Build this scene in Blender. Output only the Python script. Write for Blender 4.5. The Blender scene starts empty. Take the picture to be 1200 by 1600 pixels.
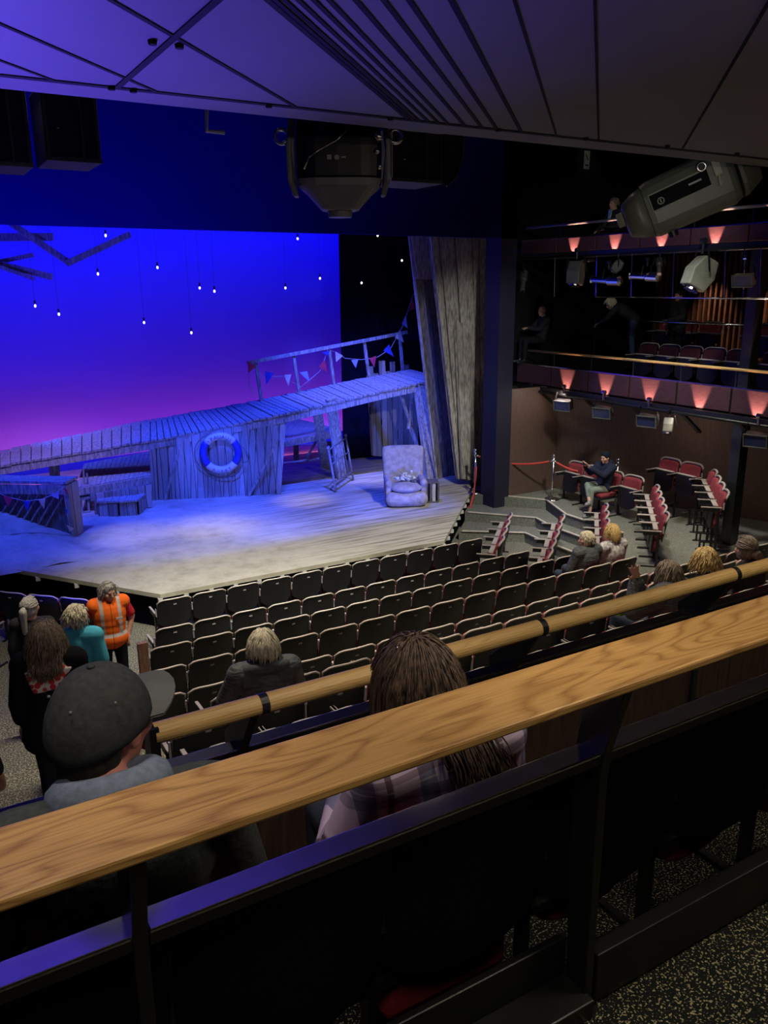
import bpy, bmesh, math, random
from mathutils import Vector, Matrix, Euler
random.seed(7)
D = bpy.data
SC = bpy.context.scene
COL = SC.collection
PI = math.pi
R_ = math.radians

# ------------------------------------------------------------------ camera
# world axes: x runs along the seat rows, y runs towards the stage, z = 0 is the floor of the front row
EYE = 5.24
F_PX, PITCH, ROLL, AZ = 1274.86, R_(15.449), R_(-0.458), R_(59.59)
def _cam_axes():
    F = Vector((math.cos(AZ)*math.cos(PITCH), math.sin(AZ)*math.cos(PITCH), -math.sin(PITCH)))
    R0 = Vector((math.sin(AZ), -math.cos(AZ), 0))
    U0 = R0.cross(F)
    R = R0*math.cos(ROLL)+U0*math.sin(ROLL)
    U = -R0*math.sin(ROLL)+U0*math.cos(ROLL)
    return F, R, U
CF, CR, CU = _cam_axes()
cd = D.cameras.new('camera'); cam = D.objects.new('camera', cd); COL.objects.link(cam)
cam.matrix_world = Matrix(((CR.x, CU.x, -CF.x, 0), (CR.y, CU.y, -CF.y, 0), (CR.z, CU.z, -CF.z, EYE), (0, 0, 0, 1)))
cd.sensor_fit = 'VERTICAL'; cd.sensor_height = 36; cd.lens = 36*F_PX/1600
cd.clip_start = 0.05; cd.clip_end = 200
SC.camera = cam
def ray(px, py): return CF+CR*((px-600)/F_PX)-CU*((py-800)/F_PX)
def at_y(px, py, y): d = ray(px, py); return Vector((0, 0, EYE))+d*(y/d.y)
def at_z(px, py, z): d = ray(px, py); return Vector((0, 0, EYE))+d*((z-EYE)/d.z)
def at_x(px, py, x): d = ray(px, py); return Vector((0, 0, EYE))+d*(x/d.x)

SC.view_settings.view_transform = 'Standard'; SC.view_settings.look = 'None'
SC.view_settings.gamma = 1; SC.view_settings.use_curve_mapping = False
SC.view_settings.exposure = 0.0
w = D.worlds.new('dark'); SC.world = w; w.use_nodes = True
w.node_tree.nodes['Background'].inputs[0].default_value = (0.02, 0.022, 0.03, 1)
w.node_tree.nodes['Background'].inputs[1].default_value = 0.05

# ------------------------------------------------------------------ lights
def light(kind, name, loc, target, energy, color, size=0.3, angle=60, blend=0.5, size_y=None):
    l = D.lights.new(name, kind); o = D.objects.new(name, l); COL.objects.link(o)
    o.location = loc; l.energy = energy; l.color = color
    dv = Vector(target)-Vector(loc); o.rotation_euler = dv.to_track_quat('-Z', 'Y').to_euler()
    if kind == 'AREA':
        l.size = size
        if size_y: l.shape = 'RECTANGLE'; l.size_y = size_y
    else: l.shadow_soft_size = size
    if kind == 'SPOT': l.spot_size = R_(angle); l.spot_blend = blend
    return o
WARM = (1.0, 0.86, 0.66); BLUE = (0.02, 0.05, 1.0); PALE = (0.95, 0.95, 0.85)
# house lights above the stalls, behind the canopy edge
for x, y in ((2.0, 7.9), (5.5, 7.9), (9.0, 7.5)):
    light('SPOT', 'house_light', (x, y, 8.8), (x+0.3, y-.3, 0), 1500, WARM, 0.4, 95, 1.0)
light('SPOT', 'side_light', (9.5, 9.5, 8.5), (12.6, 11.0, 0.6), 1500, PALE, 0.3, 44, 0.8)
light('AREA', 'side_wall_fill', (12.9, 10.6, 2.98), (13.2, 10.8, 0), 22, (1, .8, .62), .2, size_y=4)  # added unseen washes brightening the brown side walls and floor
light('AREA', 'side_wall_fill', (12.2, 13.2, 2.98), (12.3, 14.0, 1.0), 9, (1, .8, .7), .3, size_y=.3)
# downlights in the canopy over the circle
light('AREA', 'circle_downlight', (2.2, 0.9, 5.95), (2.2, 1.5, 3), 20, WARM, 0.5)
light('AREA', 'circle_downlight', (0.1, 0.3, 5.95), (0.2, 1.3, 3), 11, WARM, 0.5)
light('AREA', 'circle_downlight', (4.6, 1.2, 5.95), (4.4, 2.0, 3), 12, WARM, 0.5)
for x in (0.2, 1.3, 3.4): light('SPOT', 'front_row_downlight', (x, 1.9, 6.0), (x, 1.62, 3.0), 50, WARM, .15, 50, .9)
# cyclorama strips: blue from the top, magenta from the bottom
light('AREA', 'cyclorama_top_strip', (6.0, 20.3, 9.2), (6.0, 22.6, 4.3), 560, (0.0, 0.0, 1.0), 16, size_y=0.4)
light('AREA', 'cyclorama_foot_strip', (6.0, 21.0, 0.70), (6.0, 22.6, 1.3), 42, (1.0, 0.2, 0.6), 15, size_y=0.2)
light('AREA', 'cyclorama_foot_strip', (6.0, 21.0, 0.70), (6.0, 22.6, 4.5), 60, (0.02, 0.02, 1.0), 15, size_y=0.2)
# stage wash
light('SPOT', 'stage_front_light', (3.4, 8.0, 8.6), (4.8, 11.9, 0.6), 3100, PALE, 0.25, 48, 0.9)
light('SPOT', 'stage_front_light', (8.5, 7.0, 8.3), (10.2, 13.8, 0.8), 2200, PALE, 0.25, 38, 0.9)
light('SPOT', 'tower_light', (8.0, 8.0, 6.0), (11.3, 15.4, 3.6), 700, (.92, .92, .9), 0.1, 30, 0.9)
for (lx, ly, tx, ty, tz, e, a) in ((1, 14.4, 2.2, 16.6, .6, 3600, 40), (6, 14.4, 5.6, 17.4, 1.2, 4600, 36), (8, 14.4, 6.8, 15.4, .6, 3200, 34), (8, 14.6, 9.8, 18.8, .6, 6500, 44),
                           (5, 15.0, 10.8, 18.4, 2.4, 2200, 34), (3, 15, 3.4, 19.0, 1.0, 1500, 44), (5.6, 14.4, 4.8, 14.6, .6, 2200, 36), (8, 14.4, 8.9, 14.6, 1.0, 2600, 22), (4, 12.5, 5.9, 17.4, 1.5, 3000, 20)):
    light('SPOT', 'stage_blue_light', (lx, ly, 8.8 if 14 < ly < 15.4 else 5.6), (tx, ty, tz), e, (.03, .07, 1.0), 0.15, a, 0.8)
for p_, q_, e, a in (((3.4, 12.5, .8), (11.2, 18.8, 2.2), 4500, 22), ((8.1, 12.3, .8), (9.0, 14.6, 1.3), 420, 40), ((2.0, 21.6, 3.2), (4.2, 19.2, 1.2), 700, 60), ((4.2, 12.6, .8), (8.8, 18.2, 1.4), 900, 16)):
    light('SPOT', 'stage_blue_fill', p_, q_, e, (.05, .10, 1.0), .1, a, .9)  # added unseen spots brightening fence, armchair, low dock and ramp legs
light('SPOT', 'ramp_rose_light', (1.5, 14.4, 8.6), (2.6, 19.2, 1.8), 900, (1.0, .62, .75), .2, 34, 1.0)
light('SPOT', 'ramp_pale_light', (7.5, 14.4, 8.6), (9.6, 17.8, 2.8), 450, (1.0, .85, .75), .2, 34, 1.0)
for (lx, ly, tx, ty, e, a) in ((4, 14.4, 5.0, 15.2, 1100, 16), (7, 14.4, 7.4, 16.2, 1100, 12), (2, 14.4, 3.5, 15.6, 800, 15), (9, 14.4, 9.8, 17.0, 900, 14)):
    light('SPOT', 'stage_amber_light', (lx, ly, 8.6), (tx, ty, .6), e, (1.0, .85, .5), 0.2, a, 1.0)
# added unseen blue spots in the stalls, throwing glow onto canopy and header
for x, e in ((-2.2, 1300), (-.8, 1700), (.5, 1900), (1.2, 900)):
    light('SPOT', 'canopy_blue_fill', (x-.3, 8.4, 1.6), (x, 3.0, 6.05), e, (0.12, 0.07, 1.0), 0.3, 26, 1.0)
light('SPOT', 'header_blue_fill', (1.5, 11.0, 1.0), (1.4, 14.1, 5.4), 3200, (0.0, 0.0, 1.0), 0.4, 116, 1.0)

# ------------------------------------------------------------------ materials
MATS = {}
def mat(name, col, rough=0.6, metal=0.0, var=0.12, scale=6.0, bump=0.0, stretch=(1, 1, 1), emit=None, spec=0.5, col2=None, detail=3, coat=0):
    if name in MATS: return MATS[name]
    m = D.materials.new(name); m.use_nodes = True; nt = m.node_tree; N = nt.nodes; L = nt.links
    b = N['Principled BSDF']; b.inputs['Roughness'].default_value = rough; b.inputs['Metallic'].default_value = metal
    b.inputs['Specular IOR Level'].default_value = spec
    if coat: b.inputs['Coat Weight'].default_value = coat; b.inputs['Coat Roughness'].default_value = .15
    tc = N.new('ShaderNodeTexCoord'); mp = N.new('ShaderNodeMapping'); mp.inputs['Scale'].default_value = stretch
    nz = N.new('ShaderNodeTexNoise'); nz.inputs['Scale'].default_value = scale; nz.inputs['Detail'].default_value = detail
    L.new(tc.outputs['Object'], mp.inputs[0]); L.new(mp.outputs[0], nz.inputs['Vector'])
    rp = N.new('ShaderNodeValToRGB'); L.new(nz.outputs['Fac'], rp.inputs[0])
    c2 = col2 or tuple(max(0, c*(1-var*2)) for c in col); c1 = tuple(min(1, c*(1+var)) for c in col)
    rp.color_ramp.elements[0].position = .3; rp.color_ramp.elements[1].position = .7
    rp.color_ramp.elements[0].color = (*c2, 1); rp.color_ramp.elements[1].color = (*c1, 1)
    L.new(rp.outputs[0], b.inputs['Base Color'])
    if bump:
        bp = N.new('ShaderNodeBump'); bp.inputs['Strength'].default_value = bump; bp.inputs['Distance'].default_value = .02
        L.new(nz.outputs['Fac'], bp.inputs['Height']); L.new(bp.outputs[0], b.inputs['Normal'])
    if emit:
        b.inputs['Emission Color'].default_value = (*emit[:3], 1); b.inputs['Emission Strength'].default_value = emit[3]
    MATS[name] = m; return m
def node_mat(name, rough, build, spec=.5, metal=0.0):
    if name in MATS: return MATS[name]
    m = D.materials.new(name); m.use_nodes = True; nt = m.node_tree
    b = nt.nodes['Principled BSDF']; b.inputs['Roughness'].default_value = rough; b.inputs['Specular IOR Level'].default_value = spec
    b.inputs['Metallic'].default_value = metal
    build(nt, nt.nodes, nt.links, b); MATS[name] = m; return m
def ramp(N, stops, interp='LINEAR'):
    r = N.new('ShaderNodeValToRGB'); cr = r.color_ramp; cr.interpolation = interp
    cr.elements[0].position = stops[0][0]; cr.elements[0].color = (*stops[0][1], 1)
    cr.elements[1].position = stops[-1][0]; cr.elements[1].color = (*stops[-1][1], 1)
    for p, c in stops[1:-1]:
        e = cr.elements.new(p); e.color = (*c, 1)
    return r
def mth(N, L, op, a, b=None, c=None):
    n = N.new('ShaderNodeMath'); n.operation = op
    for i, v in enumerate((a, b, c)):
        if v is None: continue
        if isinstance(v, (int, float)): n.inputs[i].default_value = v
        else: L.new(v, n.inputs[i])
    return n.outputs[0]
def mixc(N, L, fac, a, b):
    n = N.new('ShaderNodeMix'); n.data_type = 'RGBA'
    if isinstance(fac, (int, float)): n.inputs[0].default_value = fac
    else: L.new(fac, n.inputs[0])
    for i, v in ((6, a), (7, b)):
        if isinstance(v, tuple): n.inputs[i].default_value = (*v, 1)
        else: L.new(v, n.inputs[i])
    return n.outputs[2]

def _oak(light_c, dark_c, sx, sy):
    def f(nt, N, L, b):
        tc = N.new('ShaderNodeTexCoord'); mp = N.new('ShaderNodeMapping'); mp.inputs['Scale'].default_value = (sx, sy, sy)
        L.new(tc.outputs['Object'], mp.inputs[0])
        n1 = N.new('ShaderNodeTexNoise'); n1.inputs['Scale'].default_value = 1.3; n1.inputs['Detail'].default_value = 2
        L.new(mp.outputs[0], n1.inputs['Vector'])
        wv = mth(N, L, 'MULTIPLY', n1.outputs['Fac'], 17.0); fr = mth(N, L, 'FRACT', wv)
        tri = mth(N, L, 'ABSOLUTE', mth(N, L, 'SUBTRACT', fr, .5))
        r1 = ramp(N, [(0, dark_c), (.12, tuple((x+y)/2 for x, y in zip(light_c, dark_c))), (.3, light_c), (.5, light_c)]); L.new(tri, r1.inputs[0])
        mp2 = N.new('ShaderNodeMapping'); mp2.inputs['Scale'].default_value = (sx*3, sy*30, sy*30); L.new(tc.outputs['Object'], mp2.inputs[0])
        n2 = N.new('ShaderNodeTexNoise'); n2.inputs['Scale'].default_value = 2.5; n2.inputs['Detail'].default_value = 3; L.new(mp2.outputs[0], n2.inputs['Vector'])
        r2 = ramp(N, [(.35, tuple(x*.8 for x in dark_c)), (.62, light_c)]); L.new(n2.outputs['Fac'], r2.inputs[0])
        L.new(mixc(N, L, .38, r1.outputs[0], r2.outputs[0]), b.inputs['Base Color'])
    return f
M_OAK = node_mat('varnished_oak', .38, _oak((.57, .335, .115), (.27, .13, .035), .8, 4.2))
M_RAIL = node_mat('pale_rail_wood', .4, _oak((.66, .44, .17), (.52, .31, .1), .8, 9.0))
def _carpet(base, speck, sc, th):
    def f(nt, N, L, b):
        tc = N.new('ShaderNodeTexCoord'); v = N.new('ShaderNodeTexNoise'); v.inputs['Scale'].default_value = sc; v.inputs['Detail'].default_value = 1
        L.new(tc.outputs['Object'], v.inputs['Vector']); r = ramp(N, [(th-.03, base), (th+.04, speck)]); L.new(v.outputs['Fac'], r.inputs[0])
        L.new(r.outputs[0], b.inputs['Base Color'])
    return f
M_CARPET = node_mat('speckled_carpet', .95, _carpet((.012, .014, .014), (.42, .38, .22), 140, .615), .1)
M_CARPET2 = node_mat('grey_speckled_carpet', .95, _carpet((.10, .10, .085), (.34, .32, .25), 60, .55), .1)
M_CARPET3 = mat('grey_green_carpet', (.17, .175, .15), .95, var=.2, scale=30)
def _boards(c1, c2, width, axis, rough_gap=.06, streak=18):
    # weathered planks: gaps every `width`, each board a slightly different tone, long grain
    def f(nt, N, L, b):
        tc = N.new('ShaderNodeTexCoord'); sp = N.new('ShaderNodeSeparateXYZ'); L.new(tc.outputs['Object'], sp.inputs[0])
        a = mth(N, L, 'DIVIDE', sp.outputs[axis], width)
        nz0 = N.new('ShaderNodeTexNoise'); nz0.inputs['Scale'].default_value = .8; L.new(tc.outputs['Object'], nz0.inputs['Vector'])
        a = mth(N, L, 'ADD', a, mth(N, L, 'MULTIPLY', nz0.outputs['Fac'], .35))
        fl = mth(N, L, 'FLOOR', a); fr = mth(N, L, 'FRACT', a)
        wn = N.new('ShaderNodeTexWhiteNoise'); wn.noise_dimensions = '1D'; L.new(fl, wn.inputs['W'])
        st = [streak]*3; st[1 if axis == 1 else axis] = streak
        for i in range(3): st[i] = streak if i == axis else 1.2
        mp = N.new('ShaderNodeMapping'); mp.inputs['Scale'].default_value = st; L.new(tc.outputs['Object'], mp.inputs[0])
        nz = N.new('ShaderNodeTexNoise'); nz.inputs['Scale'].default_value = 1.5; nz.inputs['Detail'].default_value = 4; L.new(mp.outputs[0], nz.inputs['Vector'])
        f1 = mth(N, L, 'ADD', mth(N, L, 'MULTIPLY', wn.outputs['Value'], .45), mth(N, L, 'MULTIPLY', nz.outputs['Fac'], .6))
        r = ramp(N, [(.2, c2), (.75, c1)]); L.new(f1, r.inputs[0])
        gap = mth(N, L, 'LESS_THAN', fr, rough_gap)
        L.new(mixc(N, L, gap, r.outputs[0], tuple(x*.12 for x in c2)), b.inputs['Base Color'])
    return f
M_PLANKX = node_mat('weathered_planks_upright', .9, _boards((.50, .47, .41), (.22, .20, .17), .17, 0), .1)
M_PLANKY = node_mat('weathered_deck_boards', .9, _boards((.5, .46, .42), (.26, .24, .21), .2, 0), .1)
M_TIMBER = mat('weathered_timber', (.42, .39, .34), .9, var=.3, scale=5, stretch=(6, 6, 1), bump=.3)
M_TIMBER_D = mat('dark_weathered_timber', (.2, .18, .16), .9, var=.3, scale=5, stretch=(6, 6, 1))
def _sand(nt, N, L, b):
    tc = N.new('ShaderNodeTexCoord'); sp = N.new('ShaderNodeSeparateXYZ'); L.new(tc.outputs['Object'], sp.inputs[0])
    n = N.new('ShaderNodeTexNoise'); n.inputs['Scale'].default_value = 2.2; n.inputs['Detail'].default_value = 8; n.inputs['Roughness'].default_value = .7
    L.new(tc.outputs['Object'], n.inputs['Vector'])
    r = ramp(N, [(.3, (.33, .31, .24)), (.5, (.47, .44, .35)), (.7, (.55, .52, .42))]); L.new(n.outputs['Fac'], r.inputs[0])
    mp = N.new('ShaderNodeMapping'); mp.inputs['Scale'].default_value = (.5, 9, 1); mp.inputs['Rotation'].default_value = (0, 0, R_(-4)); L.new(tc.outputs['Object'], mp.inputs[0])
    n2 = N.new('ShaderNodeTexNoise'); n2.inputs['Scale'].default_value = 1.6; n2.inputs['Detail'].default_value = 4; L.new(mp.outputs[0], n2.inputs['Vector'])
    r2 = ramp(N, [(.37, (.25, .235, .18)), (.5, (.47, .44, .35)), (.7, (.57, .54, .44))]); L.new(n2.outputs['Fac'], r2.inputs[0])
    # boards show through towards the right-hand side of the deck
    e = mth(N, L, 'ADD', sp.outputs[0], mth(N, L, 'MULTIPLY', n.outputs['Fac'], 2.0))
    k = mth(N, L, 'MULTIPLY', mth(N, L, 'SUBTRACT', e, 6.2), .5); k = mth(N, L, 'MINIMUM', mth(N, L, 'MAXIMUM', k, 0), 1)
    L.new(mixc(N, L, k, r.outputs[0], r2.outputs[0]), b.inputs['Base Color'])
    bp = N.new('ShaderNodeBump'); bp.inputs['Strength'].default_value = .5; bp.inputs['Distance'].default_value = .05
    L.new(n.outputs['Fac'], bp.inputs['Height']); L.new(bp.outputs[0], b.inputs['Normal'])
M_SAND = node_mat('sandy_boards', .95, _sand, .1)
M_SEATBK = mat('black_seat_shell', (.013, .012, .015), .42, var=.1, scale=3, spec=.4)
M_EDGE = mat('pale_edge_and_glint', (.62, .56, .50), .4, var=.1)  # pale tan; on black seat rims it paints in the highlight
M_RED = mat('dark_red_upholstery', (.30, .018, .03), .85, var=.15, scale=40)
M_REDL = mat('red_upholstery', (.24, .03, .04), .85, var=.15, scale=40)
M_STEEL = mat('black_steel', (.012, .013, .014), .35, var=.1, spec=.5)
M_BAR = mat('satin_dark_metal', (.72, .72, .76), .2, metal=1.0, var=.05)
M_BLK = mat('matt_black', (.010, .010, .012), .8, var=.2, spec=.2)
M_DRAPE = mat('dark_blue_black_serge', (.006, .006, .014), .95, var=.1, scale=2, spec=.05)
M_BORDER = mat('navy_border_cloth', (.01, .012, .16), .95, var=.05, scale=1, spec=.0)
M_ARM = mat('grey_beige_armrest', (.38, .34, .32), .5, var=.08)
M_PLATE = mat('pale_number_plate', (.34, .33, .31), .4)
M_CHROME = mat('polished_steel', (.75, .75, .75), .18, metal=1.0, var=.03)
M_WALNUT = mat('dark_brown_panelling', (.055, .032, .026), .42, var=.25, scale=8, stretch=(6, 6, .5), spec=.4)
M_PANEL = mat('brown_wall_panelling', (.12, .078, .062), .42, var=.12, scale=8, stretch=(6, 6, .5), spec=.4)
M_FASCIA = mat('reddish_bronze_panel', (.08, .035, .04), .45, var=.15, scale=12, stretch=(1, 1, 8), spec=.4)
M_CANOPY = mat('grey_canopy_board', (.17, .165, .17), .55, var=.03, scale=2)
M_SLAT = mat('brown_wall_slat', (.30, .16, .10), .5, var=.2)
M_ROPE = mat('red_barrier_rope', (.62, .06, .05), .7, var=.1)
M_LAMPBODY = mat('grey_lantern_casing', (.10, .105, .10), .5, var=.1)
M_LAMPD = mat('black_lantern_casing', (.025, .025, .028), .45, var=.1)
M_WHITE = mat('off_white_paint', (.6, .6, .58), .6, var=.05)
M_SKIN = mat('skin', (.56, .31, .22), .55, var=.06, scale=12)
M_SKIN2 = mat('ruddy_skin', (.5, .2, .16), .55, var=.08, scale=12)
M_EYE = mat('dark_eye', (.03, .02, .02), .3)

# ------------------------------------------------------------------ mesh helpers
class MB:
    def __init__(s): s.v = []; s.f = []
    def pts(s, vs, fs):
        n = len(s.v); s.v += [tuple(v) for v in vs]; s.f += [tuple(i+n for i in f) for f in fs]; return s
    def hexa(s, c):      # 8 corners: bottom 4 ccw, top 4 ccw
        return s.pts(c, [(3, 2, 1, 0), (4, 5, 6, 7), (0, 1, 5, 4), (1, 2, 6, 5), (2, 3, 7, 6), (3, 0, 4, 7)])
    def box(s, a, b, M=None):
        x0, y0, z0 = a; x1, y1, z1 = b
        c = [Vector(p) for p in ((x0, y0, z0), (x1, y0, z0), (x1, y1, z0), (x0, y1, z0), (x0, y0, z1), (x1, y0, z1), (x1, y1, z1), (x0, y1, z1))]
        if M is not None: c = [M @ p for p in c]
        return s.hexa(c)
    def beam(s, p0, p1, w, h, up=(0, 0, 1)):   # rectangular bar between two points
        p0 = Vector(p0); p1 = Vector(p1); d = (p1-p0).normalized(); u = Vector(up)
        sd = d.cross(u)
        if sd.length < 1e-4: sd = d.cross(Vector((0, 1, 0)))
        sd.normalize(); u = sd.cross(d).normalized(); a = sd*w/2; b = u*h/2
        return s.hexa([p0-a-b, p0+a-b, p1+a-b, p1-a-b, p0-a+b, p0+a+b, p1+a+b, p1-a+b])
    def tube(s, path, rad, n=8, cap=True):
        P = [Vector(p) for p in path]; k = len(P)
        if not hasattr(rad, '__len__'): rad = [rad]*k
        base = len(s.v); ref = Vector((0.31, 0.17, 1)).normalized()
        for i, p in enumerate(P):
            t = (P[min(i+1, k-1)]-P[max(i-1, 0)])
            t = t.normalized() if t.length > 1e-9 else Vector((0, 0, 1))
            a = t.cross(ref)
            if a.length < .05: a = t.cross(Vector((1, 0, 0)))
            a.normalize(); b = t.cross(a)
            for j in range(n):
                g = 2*PI*j/n; s.v.append(tuple(p+(a*math.cos(g)+b*math.sin(g))*rad[i]))
        for i in range(k-1):
            for j in range(n):
                s.f.append((base+i*n+j, base+i*n+(j+1) % n, base+(i+1)*n+(j+1) % n, base+(i+1)*n+j))
        if cap:
            s.f.append(tuple(base+j for j in range(n))[::-1]); s.f.append(tuple(base+(k-1)*n+j for j in range(n)))
        return s
    def cyl(s, p0, p1, r0, r1=None, n=14): return s.tube([p0, p1], [r0, r0 if r1 is None else r1], n)
    def ell(s, c, r, M=None, nu=14, nv=9):
        c = Vector(c); base = len(s.v)
        for i in range(nv+1):
            th = PI*i/nv
            for j in range(nu):
                ph = 2*PI*j/nu
                p = Vector((r[0]*math.sin(th)*math.cos(ph), r[1]*math.sin(th)*math.sin(ph), r[2]*math.cos(th)))
                if M is not None: p = M @ p
                s.v.append(tuple(c+p))
        for i in range(nv):
            for j in range(nu): s.f.append((base+i*nu+j, base+(i+1)*nu+j, base+(i+1)*nu+(j+1) % nu, base+i*nu+(j+1) % nu))
        return s
    def cap(s, p0, p1, r0, r1, n=10):      # capsule
        p0 = Vector(p0); p1 = Vector(p1); d = p1-p0
        if d.length < 1e-6: return s.ell(p0, (r0,)*3)
        t = d.normalized(); path = []; rad = []
        for a in (-90, -60, -30, 0): path.append(p0+t*r0*math.sin(R_(a))); rad.append(max(1e-4, r0*math.cos(R_(a))))
        for a in (0, 30, 60, 90): path.append(p1+t*r1*math.sin(R_(a))); rad.append(max(1e-4, r1*math.cos(R_(a))))
        return s.tube(path, rad, n)
    def prism(s, poly, z0, z1):           # horizontal polygon extruded in z
        n = len(poly); vs = [(x, y, z0) for x, y in poly]+[(x, y, z1) for x, y in poly]
        return s.pts(vs, [tuple(range(n))[::-1], tuple(range(n, 2*n))]+[(i, (i+1) % n, n+(i+1) % n, n+i) for i in range(n)])
    def slab(s, poly3, off):              # any planar 3D polygon extruded by a vector
        n = len(poly3); P = [Vector(p) for p in poly3]; o = Vector(off)
        return s.pts(P+[p+o for p in P], [tuple(range(n))[::-1], tuple(range(n, 2*n))]+[(i, (i+1) % n, n+(i+1) % n, n+i) for i in range(n)])
    def torus(s, c, R, r, M=None, nu=36, nv=10, a0=0, a1=2*PI):
        full = abs(a1-a0-2*PI) < 1e-6; path = []
        k = nu if full else nu+1; base = len(s.v); c = Vector(c)
        for i in range(k):
            a = a0+(a1-a0)*i/nu
            for j in range(nv):
                b = 2*PI*j/nv; p = Vector(((R+r*math.cos(b))*math.cos(a), (R+r*math.cos(b))*math.sin(a), r*math.sin(b)))
                if M is not None: p = M @ p
                s.v.append(tuple(c+p))
        for i in range(nu):
            i2 = (i+1) % k
            for j in range(nv): s.f.append((base+i*nv+j, base+i2*nv+j, base+i2*nv+(j+1) % nv, base+i*nv+(j+1) % nv))
        if not full:
            s.f.append(tuple(base+j for j in range(nv))[::-1]); s.f.append(tuple(base+(k-1)*nv+j for j in range(nv)))
        return s
    def build(s, name, material, parent=None, smooth=False, bevel=0, remesh=0, sm_iter=4, label=None):
        me = D.meshes.new(name); me.from_pydata([tuple(v) for v in s.v], [], s.f); me.update()
        bm = bmesh.new(); bm.from_mesh(me); bmesh.ops.recalc_face_normals(bm, faces=bm.faces[:]); bm.to_mesh(me); bm.free()
        o = D.objects.new(name, me); COL.objects.link(o)
        if material: me.materials.append(material)
        if parent is not None: o.parent = parent
        if smooth and not remesh:
            for p in me.polygons: p.use_smooth = True
        if bevel:
            b = o.modifiers.new('bevel', 'BEVEL'); b.width = bevel; b.segments = 2; b.limit_method = 'ANGLE'; b.angle_limit = R_(40)
        if remesh:
            r = o.modifiers.new('remesh', 'REMESH'); r.mode = 'VOXEL'; r.voxel_size = remesh; r.use_smooth_shade = True
            k = o.modifiers.new('smooth', 'SMOOTH'); k.factor = .5; k.iterations = sm_iter
        if label: o['label'] = label
        return o
def tag(o, label, cat, group=None, kind=None):
    if label: o['label'] = label
    if cat: o['category'] = cat
    if group: o['group'] = group
    if kind: o['kind'] = kind
    return o
def thing(name, label, cat, loc=(0, 0, 0), rz=0, group=None):
    o = D.objects.new(name, None); COL.objects.link(o); o.empty_display_size = .2
    o.location = loc; o.rotation_euler = (0, 0, rz); return tag(o, label, cat, group)
def struct(o): o['kind'] = 'structure'; return o
def dup(o, loc, rz=None, label=None, group=None):
    def rec(a, par):
        c = a.copy(); COL.objects.link(c); c.parent = par
        for ch in a.children: rec(ch, c)
        return c
    kids = list(o.children); r = o.copy(); COL.objects.link(r)
    for ch in kids: rec(ch, r)
    r.location = loc
    if rz is not None: r.rotation_euler = (0, 0, rz)
    if label: r['label'] = label
    if group: r['group'] = group
    return r
ORD = ['first', 'second', 'third', 'fourth', 'fifth', 'sixth', 'seventh', 'eighth', 'ninth', 'tenth', 'eleventh', 'twelfth', 'thirteenth', 'fourteenth', 'fifteenth', 'sixteenth', 'seventeenth', 'eighteenth']

# ------------------------------------------------------------------ the setting
STG = .64
# stalls floor: stepped tiers (row back y, floor z)
ROWS = [  # name, back y, floor z, x of first seat's left edge, number of seats
    ('A', 11.31, 0.0, 2.74, 11), ('B', 10.30, 0.0, 2.44, 12), ('C', 9.34, .18, 2.13, 13), ('D', 8.29, .40, 1.75, 14),
    ('E', 7.32, .58, 1.45, 18), ('F', 6.335, .965, 1.91, 14), ('H', 5.33, 1.36, 1.30, 16), ('G', 4.33, 1.75, 1.22, 16)]
mb = MB(); mb.box((-4, 10.1, -.3), (14, 16, 0))
mb.box((-4, 9.15, -.3), (9.3, 10.1, .18)); mb.box((-4, 8.1, -.3), (9.6, 9.15, .40)); mb.box((-4, 7.15, -.3), (14.5, 8.1, .58))
mb.box((-4, 6.15, -.3), (14.5, 7.15, .965)); mb.box((-4, 5.15, -.3), (14.5, 6.15, 1.36)); mb.box((-4, 2.6, -.3), (14.5, 5.15, 1.75))
struct(mb.build('floor_stalls', M_CARPET2))
mb = MB()
mb.prism([(10.05, 8.1), (17, 8.1), (17, 16), (11.9, 16), (11.5, 15.4), (10.9, 14.72), (11.2, 14.2), (12.0, 13.3), (11.55, 12.2), (11.55, 10.6), (10.05, 9.2)], -.28, STG)
struct(mb.build('floor_side', M_CARPET3))
# steps between the stage corner and the side floor
mb = MB()
mb.prism([(10.35, 14.1), (10.85, 14.6), (12.0, 13.35), (11.55, 12.2), (11.55, 10.6), (10.05, 9.2), (9.80, 9.45), (11.2, 10.8), (11.2, 12.2), (11.35, 12.9)], -.26, .42)
mb.prism([(9.8, 13.55), (10.4, 14.15), (11.4, 12.9), (11.22, 12.2), (11.22, 10.8), (9.80, 9.42), (9.4, 9.8), (10.85, 11.0), (10.85, 12.2), (10.9, 12.7)], -.27, .21)
struct(mb.build('floor_side_steps', M_CARPET3))
mb = MB()
for z, P in ((STG, [(11.3, 14.3), (12.0, 13.3), (11.55, 12.2), (11.55, 10.6)]), (.42, [(10.4, 14.05), (11.36, 12.9), (11.2, 12.2), (11.2, 10.8)]), (.21, [(9.85, 13.5), (10.9, 12.7), (10.85, 12.2), (10.85, 11.0)])):
    for a, b in zip(P[:-1], P[1:]): mb.beam((*a, z+.004), (*b, z+.004), .045, .02)
struct(mb.build('trim_step_nosing', M_EDGE))

# circle: our tier and the tier in front of us
mb = MB(); mb.box((-3, -2, 2.9), (9, 1.36, 3.245)); struct(mb.build('floor_circle_upper', M_CARPET))
mb = MB(); mb.box((-3, 1.36, 2.75), (9, 2.62, 3.05)); struct(mb.build('floor_circle_lower', M_CARPET))
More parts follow.
